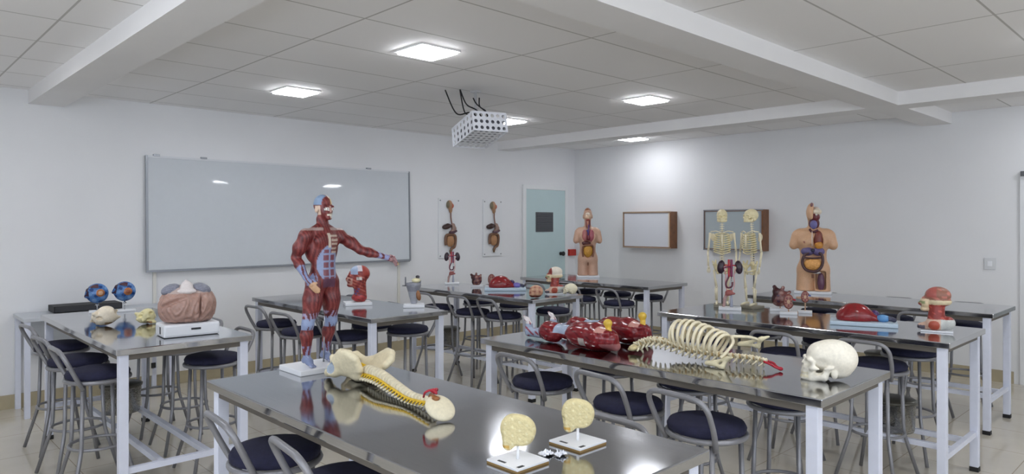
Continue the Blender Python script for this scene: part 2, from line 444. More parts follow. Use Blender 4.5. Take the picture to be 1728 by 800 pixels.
tag(MB().bb(8.245, 8.40, YL-.05, YL-.001, 1.09, 1.19, .006).build('alarm_box', pmat('alarm_red', (176, 42, 30), .4)), 'small red box on the wall between the mint door and the corner', 'alarm box')
# wall fittings
sp = tag(MB().bb(XR-.012, XR-.001, 1.70, 1.80, 1.13, 1.25, .004).build('switch_plate', pmat('switch_white', (214, 216, 218), .4)), 'white square switch plate on the right wall above the far right table', 'switch')
MB().bb(XR-.018, XR-.012, 1.73, 1.77, 1.165, 1.215, .002).build('rocker', M_wplas, sp)

# ceiling LED panels
M_led = emit_mat('led_diffuser', (248, 250, 255), LED_STRENGTH); M_ledf = pmat('led_frame', (235, 235, 235), .4)
led = empty('ceiling_light', (0, 0, CEIL), 0)
MB().bb(-.145, .145, -.145, .145, -.026, -.012, .004).build('diffuser', M_led, led)
fr = MB().bb(-.16, .16, -.16, -.145, -.012, 0).bb(-.16, .16, .145, .16, -.012, 0).bb(-.16, -.145, -.145, .145, -.012, 0).bb(.145, .16, -.145, .145, -.012, 0)
fr.build('frame', M_ledf, led)
LL = {(2.85, 3.80): 'square ceiling light nearest the viewer, above the front tables', (2.87, 5.75): 'square ceiling light above the whiteboard, left of the projector',
      (5.45, 3.86): 'square ceiling light right of the projector, middle of the ceiling', (5.45, 5.75): 'square ceiling light partly hidden behind the projector cage',
      (7.80, 5.74): 'small square ceiling light close to the right wall, shining on it'}
first = True
for x in (0.3, 2.85, 5.45, 7.85):
    for y in (5.75, 3.82, .65, -1.1, -3.2):
        if (x > 7 and y == 3.82) or (x > 5 and y < 0): continue
        hit = [k for k in LL if abs(k[0]-x) < .1 and abs(k[1]-y) < .1]
        lab = LL[hit[0]] if hit else 'square ceiling light outside the picture'
        if hit: x2, y2 = hit[0]
        else: x2, y2 = x, y
        if first: o = led; first = False
        else: o = dup(led, (0, 0, 0), 0)
        o.location = (x2, y2, CEIL); tag(o, lab, 'light', 'square ceiling lights')
for cx_, cy_ in ((9.6, 1.0), (9.2, -.4), (9.2, 2.3), (9.9, .2)):  # unseen panels, added to brighten the dim corridor
    o = dup(led, (cx_, cy_, CEIL), 0); tag(o, 'added square ceiling light brightening the corridor behind the glass door', 'light', 'square ceiling lights')

# things seen through the glass door
sh = empty('storage_shelf', (10.0, .9, 0), 0, 'grey metal shelf standing behind the glass door at the right edge', 'shelf')
for z in (.35, .85, 1.1): MB().bb(-.2, .2, -.9, .9, z-.02, z, .003).build('shelf_board', M_steelb, sh)
for sx in (-.19, .19):
    for sy in (-.88, .88): MB().bb(sx-.015, sx+.015, sy-.015, sy+.015, 0, 1.08).build('upright', M_tube, sh)
tag(MB().lathe([(.13, 0), (.15, .01), (.15, .26), (.13, .29), (.06, .3), (.06, .33), (.02, .33)], (9.98, .98, 1.1), 20).build('water_jug', pmat('jug_blue', (60, 130, 190), .3)), 'blue jug on the shelf behind the glass door', 'jug')

# whiteboard
M_wb = pmat('whiteboard_enamel', (206, 211, 216), 0.035, var=0.01)
wb = empty('whiteboard', (3.65, YL-.02, 1.69), 0, 'large glossy whiteboard on the left wall behind the muscle figure', 'whiteboard')
MB().bb(-1.53, 1.53, -.02, -.004, -.545, .55, .002).build('board', M_wb, wb)
M_al = pmat('aluminium_edge', (150, 154, 160), .35, metal=.6)
f = MB().bb(-1.55, -1.53, -.026, -.002, -.565, .57).bb(1.53, 1.55, -.026, -.002, -.565, .57).bb(-1.53, 1.53, -.026, -.002, -.565, -.545)
f.build('frame', M_al, wb)
MB().bb(-1.53, 1.53, -.026, -.002, .55, .57).build('top_frame', pmat('pale_edge', (215, 218, 222), .4), wb)
for x in (-1.45, -1.0, .95): MB().bb(x-.03, x+.03, -.028, -.001, .565, .585, .002).build('clip', M_al, wb)
MB().bb(1.28, 1.5, -.075, -.02, -.575, -.56, .003).build('pen_tray', M_al, wb)
wb.rotation_euler = (-.024, 0, 0)      # hangs a little forward at its foot
# wall trunking below the whiteboard
M_tr = pmat('trunking_cream', (222, 220, 212), .45)
tag(MB().bb(2.17, 2.20, YL-.02, YL-.001, .74, 1.13).build('cable_trunking', M_tr), 'thin pale cable trunking on the wall under the left end of the whiteboard', 'trunking')
tag(MB().bb(5.03, 5.06, YL-.02, YL-.001, .12, 1.11).build('cable_trunking', M_tr), 'thin pale cable trunking on the wall under the right end of the whiteboard', 'trunking')
so = empty('socket_column', (2.19, YL, 0), 0, 'white upright socket column on the wall behind the big brain table', 'socket column')
MB().bb(-.115, .115, -.06, -.001, 0.125, .74, .006).build('housing', M_tr, so)
MB().bb(-.06, .0, -.07, -.06, .36, .48, .003).build('socket', M_black, so); MB().bb(-.05, -.01, -.07, -.06, .20, .25, .003).build('socket', M_black, so)

# desk against the whiteboard wall
dk = empty('wall_desk', (1.65, 7.08, 0), 0, 'pale grey desk against the left wall behind the big brain table', 'desk')
MB().bb(-.6, .55, -.24, .25, .79, .82, .004).build('desktop', pmat('grey_laminate', (196, 200, 206), .4), dk)
for sx in (-.57, .52):
    for sy in (-.21, .22): MB().bb(sx-.02, sx+.02, sy-.02, sy+.02, 0, .79).build('leg', M_white, dk)
MB().bb(-.5, .45, .2, .215, .45, .79).build('back_panel', pmat('grey_laminate', (196, 200, 206), .4), dk)
am = empty('amplifier', (1.55, 7.17, .82), 0, 'flat black box on the desk by the left wall', 'equipment')
MB().bb(-.25, .28, -.12, .12, .006, .06, .004).build('case', M_black, am)
MB().bb(-.24, .27, -.125, -.119, .012, .054, .002).build('front_panel', pmat('dark_grey_panel', (50, 50, 54), .4), am)
for s in (-.2, .23): MB().lathe([(.012, 0), (.012, .006)], (s, 0, 0), 10).build('foot', M_black, am)

# framed display cases on the right wall
M_wood = pmat('varnished_wood', (128, 84, 52), .35, var=.25, vscale=12)
def case(y0, y1, z0, z1, face, label, dark):
    c = empty('display_case', (XR, (y0+y1)/2, (z0+z1)/2), 0, label, 'display case', 'wooden display cases on the right wall')
    hy = (y1-y0)/2; hz = (z1-z0)/2; d = .16
    b = MB().bb(-d, -.001, -hy, -hy+.02, -hz, hz).bb(-d, -.001, hy-.02, hy, -hz, hz).bb(-d, -.001, -hy+.02, hy-.02, hz-.02, hz).bb(-d, -.001, -hy+.02, hy-.02, -hz, -hz+.02)
    b.build('wooden_sides', M_wood, c)
    MB().bb(-d+.004, -d+.012, -hy+.04, hy-.02, -hz+.02, hz-.02).build('front_sheet', face, c)
    MB().bb(-d-.004, -d+.016, -hy+.02, -hy+.04, -hz+.02, hz-.02).build('light_edge', pmat('pale_wood', (215, 200, 180), .4) if not dark else M_al, c)
    MB().bb(-d-.006, -d, -hy, hy, hz-.012, hz+.004).bb(-d-.006, -d, -hy, hy, -hz-.004, -hz+.012).bb(-d-.006, -d, hy-.012, hy, -hz, hz).build('metal_trim', M_al if dark else pmat('pale_trim', (170, 150, 130), .4), c)
case(5.44, 6.26, 1.25, 1.765, pmat('white_card', (214, 216, 222), .35), 'white fronted display case on the right wall beside the torso by the door', False)
case(4.10, 4.93, 1.25, 1.775, pmat('case_glass', (176, 186, 190), .12), 'grey glass fronted display case on the right wall behind the two skeletons', True)

# ------------------------------------------------------------------ tables
def table(x0, x1, y0, y1, label):
    t = empty('lab_table', ((x0+x1)/2, (y0+y1)/2, 0), 0, label, 'table', 'stainless steel topped lab tables')
    hx = (x1-x0)/2; hy = (y1-y0)/2
    MB().bb(-hx, hx, -hy, hy, TZ-.034, TZ, .004).build('tabletop', M_steel, t)
    i = .035
    fr = MB()
    for sx in (-1, 1): fr.bb(sx*(hx-.045)-.02, sx*(hx-.045)+.02, -hy+.07, hy-.07, TZ-.066, TZ-.034)
    for sy in (-1, 1): fr.bb(-hx+.065, hx-.065, sy*(hy-.05)-.02, sy*(hy-.05)+.02, TZ-.066, TZ-.034)
    fr.build('underframe', pmat('frame_brown', (96, 90, 82), .5), t)
    for sx in (-1, 1):
        for sy in (-1, 1):
            lx = sx*(hx-.045); ly = sy*(hy-.05)
            l = MB().bb(lx-.024, lx+.024, ly-.024, ly+.024, .03, TZ-.034, .003).build('leg', M_white, t)
            MB().bb(lx-.026, lx+.026, ly-.026, ly+.026, 0, .03, .003).build('foot_cap', M_black, l)
    for sy in (-1, 1): MB().bb(-hx+.07, hx-.07, sy*(hy-.05)-.016, sy*(hy-.05)+.016, .23, .262).build('end_rail', M_white, t)
    for sx in (-1, 1): MB().bb(sx*.13-.016, sx*.13+.016, -hy+.066, hy-.066, .23, .262).build('stretcher', M_white, t)
    return t
TB = dict(T1=(1.13, 1.88, 1.10, 3.09), T2=(2.72, 3.48, 1.11, 3.11), T3=(4.52, 5.32, 1.13, 3.10), T4=(6.21, 6.96, 1.27, 3.24),
          T5=(1.05, 1.80, 4.16, 6.16), T6=(2.70, 3.40, 4.27, 6.27), T7=(4.40, 5.09, 4.33, 6.23), T8=(6.19, 6.96, 4.36, 6.31))
for k, lab in dict(T1='steel lab table nearest the viewer, under the muscle figure and the long spine', T2='steel lab table carrying the ribcage, the red legs and the skull',
                   T3='steel lab table carrying the two skeletons and a red liver', T4='steel lab table along the right wall under the pale torso with orange bowel',
                   T5='steel lab table at the far left carrying the giant brain', T6='steel lab table behind the muscle figure carrying the red head and grey larynx',
                   T7='steel lab table below the two digestive wall panels', T8='steel lab table in the far corner under the torso beside the door').items():
    table(*TB[k], lab)

def bucket(x, y, label):
    b = empty('steel_bucket', (x, y, .262), 0, label, 'bucket', 'steel buckets under the tables')
    MB().lathe([(.115, 0), (.12, .01), (.128, .19), (.132, .19)], (0, 0, 0), 28).build('body', M_steelb, b)
    MB().lathe([(.136, .182), (.138, .196), (.12, .206), (.03, .214), (.012, .214)], (0, 0, 0), 28).build('lid', pmat('bucket_lid', (92, 90, 82), .35, metal=.6), b)
bucket(4.92, 1.55, 'lidded steel bucket under the table with the two skeletons')
bucket(1.42, 5.50, 'lidded steel bucket under the giant brain table')
bucket(4.76, 5.98, 'lidded steel bucket under the table below the digestive panels')
bucket(6.60, 2.18, 'lidded steel bucket under the table along the right wall')
bucket(6.56, 6.02, 'lidded steel bucket under the corner table by the door')

# ------------------------------------------------------------------ stools
def make_stool():
    s = empty('bar_stool', (0, 0, 0))      # backrest towards local -x
    prof = [(.150, .698), (.166, .705), (.170, .722), (.160, .740), (.12, .750), (.06, .754), (.003, .755)]
    MB().lathe(prof, (0, 0, 0), 32).build('seat', M_navy, s)
    ring = [(.166*math.cos(2*PI*i/32), .166*math.sin(2*PI*i/32), .690) for i in range(32)]
    MB().tube(ring, .0125, 8, closed=True).build('seat_ring', M_tube, s)
    for a in (45, 135, 225, 315):
        c, n = math.cos(math.radians(a)), math.sin(math.radians(a))
        MB().tube(arc_path([(.145*c, .145*n, .688), (.158*c, .158*n, .30), (.255*c, .255*n, 0.004)], .05), .0115, 8).build('leg', M_tube, s)
    ring = [(.150*math.cos(2*PI*i/28), .150*math.sin(2*PI*i/28), .305) for i in range(28)]
    MB().tube(ring, .009, 8, closed=True).build('foot_ring', M_tube, s)
    p = arc_path([(-.108, .126, .655), (-.150, .150, .735), (-.222, .158, .886), (-.222, -.158, .886), (-.150, -.150, .735), (-.108, -.126, .655)], .095, 8)
    MB().tube(p, .0125, 8).build('backrest', M_tube, s)
    return s
STOOLS = [
 # name of the row, side (-1: back towards -x), positions nearest first
 (-1, [(1.20, 2.57, 'stool at the left of the front table whose whole navy seat shows'), (1.235, 2.09, 'navy stool at the front table, cut by the bottom edge of the picture')]),
 (1, [(1.80, 1.57, 'stool on the far side of the front table, only its back rail showing')]),
 (-1, [(2.72, 1.61, 'nearest of the three stools on the near side of the ribcage table'), (2.77, 2.07, 'middle of the three stools on the near side of the ribcage table'), (2.815, 2.69, 'farthest of three stools on the near side of the ribcage table, below the red legs')]),
 (1, [(3.40, 1.58, 'stool under the far side of the ribcage table, below the skull'), (3.40, 2.12, 'stool under the far side of the ribcage table, middle of three'), (3.40, 2.69, 'stool under the far side of the ribcage table, leftmost of three')]),
 (-1, [(4.65, 1.56, 'stool on the near side of the skeleton table, right behind the skull'), (4.585, 2.11, 'middle stool on the near side of the skeleton table'), (4.58, 2.72, 'stool on the near side of the skeleton table, hidden behind the ribcage')]),
 (1, [(5.30, 1.57, 'stool on the far side of the skeleton table, rightmost of three'), (5.35, 2.15, 'stool on the far side of the skeleton table, middle of three'), (5.37, 2.71, 'stool on the far side of the skeleton table, leftmost of three')]),
 (-1, [(6.38, 1.78, 'stool at the right wall table, only its back rail showing behind the cut head')]),
 (1, [(7.02, 1.65, 'stool between the right wall table and the wall, rightmost'), (7.02, 2.22, 'stool between the right wall table and the wall, middle'), (7.02, 2.90, 'stool between right wall table and wall, leftmost, below the pale torso')]),
 (-1, [(6.17, 4.73, 'stool on the near side of the corner table, rightmost of three'), (6.2, 5.3, 'stool on the near side of the corner table, middle, behind the small skull'), (6.12, 5.80, 'stool at the corner table, leftmost, in front of the mint door')]),
 (1, [(6.94, 4.88, 'stool between the corner table and the right wall, rightmost of three'), (6.96, 5.36, 'stool between the corner table and the right wall, middle of three'), (6.94, 5.83, 'stool between corner table and right wall, leftmost, below the torso by the door')]),
 (-1, [(4.55, 4.86, 'stool on the near side of the table below the digestive panels, rightmost'), (4.52, 5.28, 'stool on the near side of the table below the digestive panels, middle'), (4.48, 5.80, 'stool before the table below the digestive panels, leftmost beside the grey larynx')]),
 (1, [(5.165, 4.79, 'stool behind the table below the digestive panels, rightmost, under the cut head'), (5.24, 5.42, 'stool on the far side of the table below the digestive panels, middle'), (5.17, 5.94, 'stool on the far side of the table below the digestive panels, leftmost')]),
 (-1, [(2.85, 4.83, 'stool on the near side of the red head table, right of the muscle figure'), (2.70, 5.28, 'stool at the red head table, behind the legs of the muscle figure'), (2.745, 5.86, 'stool on the near side of the red head table, leftmost')]),
 (1, [(3.39, 4.79, 'stool on the far side of the red head table, rightmost, below the grey larynx'), (3.31, 5.215, 'stool on the far side of the red head table, middle'), (3.42, 6.0, 'stool on the far side of the red head table, leftmost, behind the red head')]),
 (-1, [(1.08, 4.66, 'stool on the left side of the giant brain table, nearest of three'), (1.085, 5.165, 'stool on the left side of the giant brain table, middle of three'), (1.125, 5.84, 'stool on the left side of the giant brain table, farthest of three')]),
 (1, [(1.735, 4.64, 'stool on the right side of the giant brain table, nearest, below the brain'), (1.765, 5.25, 'stool on the right side of the giant brain table, middle of three'), (1.75, 5.78, 'stool on the right side of the giant brain table, farthest of three')]),
]
proto = make_stool(); used = False; rnd = random.Random(4)
for side, row in STOOLS:
    for (x, y, lab) in row:
        o = dup(proto, (0, 0, 0), 0) if used else proto; used = True
        o.location = (x, y, 0); o.rotation_euler = (0, 0, (0 if side < 0 else PI) + rnd.uniform(-.14, .14))
        tag(o, lab, 'stool', 'navy seated bar stools around the steel tables')
# ------------------------------------------------------------------ anatomy models
A3 = np.array
def at(root, name, mb, mat): return mb.build(name, mat, root)
# --- standing muscle figure on the front table
def muscle_figure(x, y):
    t = empty('muscle_figure', (x, y, TZ), face_cam(x, y), 'half size red muscle figure standing with one arm held out on the front table', 'anatomy model')
    pb = MB().box((-.005, .01, .0125), (.25, .21, .025), rot(0, 0, -face_cam(x, y)), .004); at(t, 'base_plate', pb, M_wplas)
    th = math.radians(40); n = A3([math.sin(th), -math.cos(th), 0]); l = A3([math.cos(th), math.sin(th), 0]); Z = A3([0, 0, 1.])
    B = lambda a, f, z, o=(.03, .0): A3([o[0], o[1], 0]) + a*l + f*n + z*Z
    R = Matrix(((l[0], -n[0], 0), (l[1], -n[1], 0), (0, 0, 1)))
    s = SDF((-.16, -.17, .018), (.42, .17, .84), .0042)
    # trunk
    s.ell(B(0, 0, .585), (.078, .05, .085), R, .02).ell(B(0, .005, .495), (.062, .043, .085), R, .03)
    s.ell(B(0, 0, .425), (.070, .048, .055), R, .03)
    for q in (-1, 1):
        s.ell(B(q*.036, .034, .600), (.038, .018, .030), R, .012)            # pectorals
        s.ell(B(q*.058, -.01, .565), (.026, .036, .06), R, .015)              # lats
        s.ell(B(q*.028, -.038, .405), (.036, .028, .042), R, .015)            # buttocks
        s.cap(B(q*.03, 0, .655), B(q*.085, 0, .632), .022, .020, .02)         # trapezius to shoulder
        s.ell(B(q*.098, 0, .622), (.032, .032, .036), R, .012)                # deltoid
        s.cap(B(q*.012, .012, .66), B(q*.018, -.005, .70), .011, .009, .006)  # neck cords
    # right arm, bent in front of the hip
    rs, re, rw, rh = B(-.104, 0, .615), A3([-.088, -.045, .525]), A3([-.044, -.095, .437]), A3([-.010, -.113, .395])
    s.chain([rs, (rs+re)/2+A3([-.004, -.004, 0]), re], [.026, .028, .020], .012); s.ell((rs*.55+re*.45)+n*.008, (.020, .022, .036), None, .012)
    s.chain([re, re*.65+rw*.35, rw], [.020, .0225, .0125], .01)
    hd = (rh-rw)/np.linalg.norm(rh-rw); s.chain([rw, rw*.3+rh*.7], [.0125, .015], .008)
    sd = A3([.6, -.35, .35]); sd /= np.linalg.norm(sd)
    for i, (ln, off) in enumerate(((.040, -.012), (.046, -.004), (.044, .004), (.034, .012))):
        b0 = rw*.3+rh*.7+sd*off; m = b0+hd*ln*.55; e = m+hd*ln*.4+A3([.008, .006, -.006]); s.chain([b0, m, e], [.0062, .0055, .0048], .0015)
    b0 = rw*.7+rh*.3; s.chain([b0, b0+sd*.02+hd*.012, b0+sd*.024+hd*.032], [.008, .0062, .005], .002)
    # left arm, held out
    ls, le, lw, lh = B(.104, 0, .620), A3([.205, .03, .553]), A3([.310, -.005, .523]), A3([.343, -.015, .512])
    s.chain([ls, (ls+le)/2+A3([0, 0, .004]), le], [.027, .028, .021], .012); s.ell((ls*.5+le*.5)+n*.008+Z*.004, (.034, .02, .021), rot(0, .55, 0), .012)
    s.chain([le, le*.62+lw*.38, lw], [.020, .0225, .0125], .01); s.chain([lw, lh], [.0125, .0155], .008)
    hd = A3([.9, -.2, -.36]); hd /= np.linalg.norm(hd); sd = A3([.05, -.75, .65]); sd /= np.linalg.norm(sd)
    for ln, off in ((.036, -.013), (.044, -.0045), (.046, .004), (.038, .0125)):
        b0 = lh+sd*off; m = b0+hd*ln*.5; e = m+hd*ln*.3+A3([-.002, -.012, -.014]); s.chain([b0, m, e], [.0064, .0057, .005], .0015)
    b0 = lw*.5+lh*.5; s.chain([b0, b0+sd*.022+hd*.012, b0+sd*.026+hd*.034], [.008, .0062, .005], .002)
    # legs
    def leg(hip, knee, ank, toe):
        s.chain([hip, hip*.6+knee*.4, knee], [.045, .043, .027], .015)
        s.ell(hip*.55+knee*.45+n*.012, (.034, .034, .07), None, .015)
        s.chain([knee, knee*.68+ank*.32-n*.006, ank], [.025, .0285, .0155], .012)
        s.ell(knee+n*.012, (.018, .018, .02), None, .01)
        s.cap(ank, ank-n*.018-Z*.012, .015, .014, .008)
        s.chain([ank-Z*.008, (ank+toe)/2, toe], [.0185, .0165, .011], .01)
        side = A3([n[1], -n[0], 0])
        for o in (-.011, -.004, .003, .009): s.cap(toe+side*o-Z*.003, toe+side*o+n*.014-Z*.005, .0055, .0048, .002)
    leg(B(-.040, 0, .405), A3([-.036, -.045, .218]), A3([-.040, -.03, .062]), A3([-.018, -.075, .036]))
    leg(B(.042, 0, .405), A3([.070, .05, .220]), A3([.042, .085, .062]), A3([.066, .045, .036]))
    # neck and head
    s.cap(B(0, -.006, .64), B(0, 0, .71), .027, .025, .015)
    H = lambda a, f, z: B(a, f, z, (.034, -.002))
    s.ell(H(0, -.006, .768), (.038, .047, .047), R, .01).ell(H(0, .018, .735), (.029, .030, .036), R, .012)
    s.ell(H(0, .046, .738), (.0065, .010, .013), R, .006).ell(H(0, .038, .705), (.016, .012, .010), R, .008)
    s.cap(H(-.022, .040, .757), H(.022, .040, .757), .007, .007, .006)
    for q in (-1, 1):
        s.ell(H(q*.039, -.004, .742), (.005, .010, .015), R, .003); s.ell(H(q*.016, .050, .746), (.010, .008, .007), R, .004, True)
        s.ell(H(q*.016, .040, .746), (.009, .009, .008), R, .0)
    s.cap(H(-.012, .052, .718), H(.012, .052, .718), .0035, .0035, .002, True)
    def cfn(V):
        P = V-A3([.03, 0, 0]); a = P@l; f = P@n; z = V[:, 2]; C = paint(V, (108, 38, 38))
        st = 1.25*np.sin(a*430+z*60+2*np.sin(z*55+a*30))+.35*np.sin(z*90)
        sm(C, st > .75, (136, 62, 58)); sm(C, st < -1.1, (84, 28, 32))
        trunk = (np.abs(a) < .085) & (z > .38) & (z < .68)
        sheath = trunk & (f > .012) & (((a/.056)**2+((z-.492)/.088)**2) < 1); sm(C, sheath, (142, 154, 188))
        band = ((z-.40) % .034) > .006
        sm(C, sheath & (np.abs(a) > .005) & (np.abs(a) < .031) & (z > .425) & (z < .560) & band, (126, 72, 84))
        sm(C, trunk & (f > .02) & (np.abs(a) < .008) & (z > .57) & (z < .635), (206, 194, 178))
        rib = trunk & (f > .015) & (a > .010) & (a < .046) & (z > .545) & (z < .635)
        sm(C, rib & ((z % .019) > .009), (190, 172, 156)); sm(C, rib & ((z % .019) <= .009), (120, 70, 66))
        sm(C, (z > .385) & (z < .425) & (np.abs(a) < .035) & (f > .03), (96, 60, 80))
        sm(C, (z > .648) & (z < .662) & (np.abs(a) > .02) & (f > -.004), (170, 146, 140))
        legm = z < .39
        sm(C, legm & (z > .195) & (z < .245) & (st > -1.0), (140, 154, 188)); sm(C, legm & (z > .245) & (z < .272) & (st > .3), (160, 150, 180))
        sm(C, z < .075, (126, 138, 172)); sm(C, (z < .12) & (z >= .075) & (st > 0), (140, 140, 176))
        sm(C, (z < .075) & (st > 1.0), (176, 180, 205))
        sm(C, legm & (z > .20) & (z < .38) & (np.abs(a-.115) < .018), (158, 140, 168))
        # forearm tendons and hands
        d = np.linalg.norm(V-re, axis=1); ra = (V[:, 0] < .03) & (V[:, 1] < -.045) & (z > .36) & (z < .52) & (a < -.0)
        arm_r = (np.linalg.norm(V-rw, axis=1) < .060) & (V[:, 1] < -.05)
        sm(C, arm_r & (st > -.6), (134, 146, 184)); sm(C, (np.linalg.norm(V-(rh+A3([.012, 0, -.012])), axis=1) < .036) & (V[:, 1] < -.08), (206, 164, 128))
        arm_l = (V[:, 0] > .275) & (V[:, 0] < .335); sm(C, arm_l & (st > -.2), (146, 150, 190)); sm(C, (V[:, 0] > .335) & (st > -.9), (168, 130, 132))
        sm(C, V[:, 0] > .372, (216, 190, 140))
        # head
        Q = V-A3([.034, -.002, 0]); ha = Q@l; hf = Q@n; hz = z
        hd_ = hz > .70
        sm(C, hd_ & (hz > .765) & (ha < -.004) & (hf < .022), (132, 156, 186)); sm(C, hd_ & (hz > .768) & (ha > .006), (206, 180, 128))
        sm(C, hd_ & (np.abs(ha) > .024) & (np.abs(hf) < .016) & (hz < .762) & (hz > .72), (216, 190, 170))
        sm(C, hd_ & (hf > .030) & (np.abs(np.abs(ha)-.016) < .0085) & (np.abs(hz-.746) < .007), (232, 232, 226))
        sm(C, hd_ & (hf > .044) & (np.abs(np.abs(ha)-.016) < .003) & (np.abs(hz-.746) < .003), (30, 30, 40))
        sm(C, hd_ & (hf > .026) & (ha > .0) & (hz > .704) & (hz < .728) & (ha < .03), (208, 196, 180))
        sm(C, hd_ & (hf > .036) & (np.abs(ha) < .013) & (np.abs(hz-.7195) < .004), (226, 220, 205))
        sm(C, hd_ & (hf > .03) & (np.abs(ha) < .006) & (hz > .73) & (hz < .76), (190, 150, 140))
        return C
    s.build('body', M_model, t, cfn)
    MB().tube([(.035, .055, .02), (.045, .05, .40)], .004, 8).build('support_rod', M_rod, t)
    return t
muscle_figure(1.58, 2.965)

# --- vertebrae along a path
def column(root, path, r0, r1, n, up=(0, 0, 1), proc=.018, dmat=None, mb=None):
    single = mb is not None
    P = spline(path, 12); L = [0]
    for i in range(1, len(P)): L.append(L[-1]+(P[i]-P[i-1]).length)
    def at_(d):
        for i in range(1, len(P)):
            if L[i] >= d:
                f = (d-L[i-1])/max(L[i]-L[i-1], 1e-6); return P[i-1].lerp(P[i], f), (P[i]-P[i-1]).normalized()
        return P[-1], (P[-1]-P[-2]).normalized()
    for i in range(n):
        c, d = at_(L[-1]*(i+.5)/n); r = r0+(r1-r0)*i/max(n-1, 1); h = L[-1]/n*.33
        q = Vector((0, 0, 1)).rotation_difference(d).to_matrix()
        if not single: mb = MB()
        mb.lathe([(r*.80, -h), (r, -h*.75), (r*.74, 0), (r, h*.75), (r*.80, h)], c, 12, q)
        if dmat is not None and i < n-1: MB().lathe([(r*.70, h*.98), (r*.80, h*1.38), (r*.70, h*1.80)], c, 10, q).floor_at().build('disc', dmat, root)
        u = Vector(up); u = (u-d*u.dot(d)).normalized(); sdv = d.cross(u)
        if proc:
            back = -u
            for sg in (-1, 1): mb.tube([c+back*r*.7+sdv*sg*r*.5, c+back*r*1.0+sdv*sg*(r+proc*.55)-d*proc*.12, c+back*(r*1.1)+sdv*sg*(r+proc)-d*proc*.3], [r*.34, r*.24, r*.16], 6)
            mb.tube([c+back*r*.7, c+back*(r+proc*.6)+d*-proc*.2, c+back*(r+proc*1.25)-d*proc*.6], [r*.42, r*.26, r*.2], 6)
        if not single: mb.floor_at().build('vertebra', M_cream, root)
    return at_, L[-1]

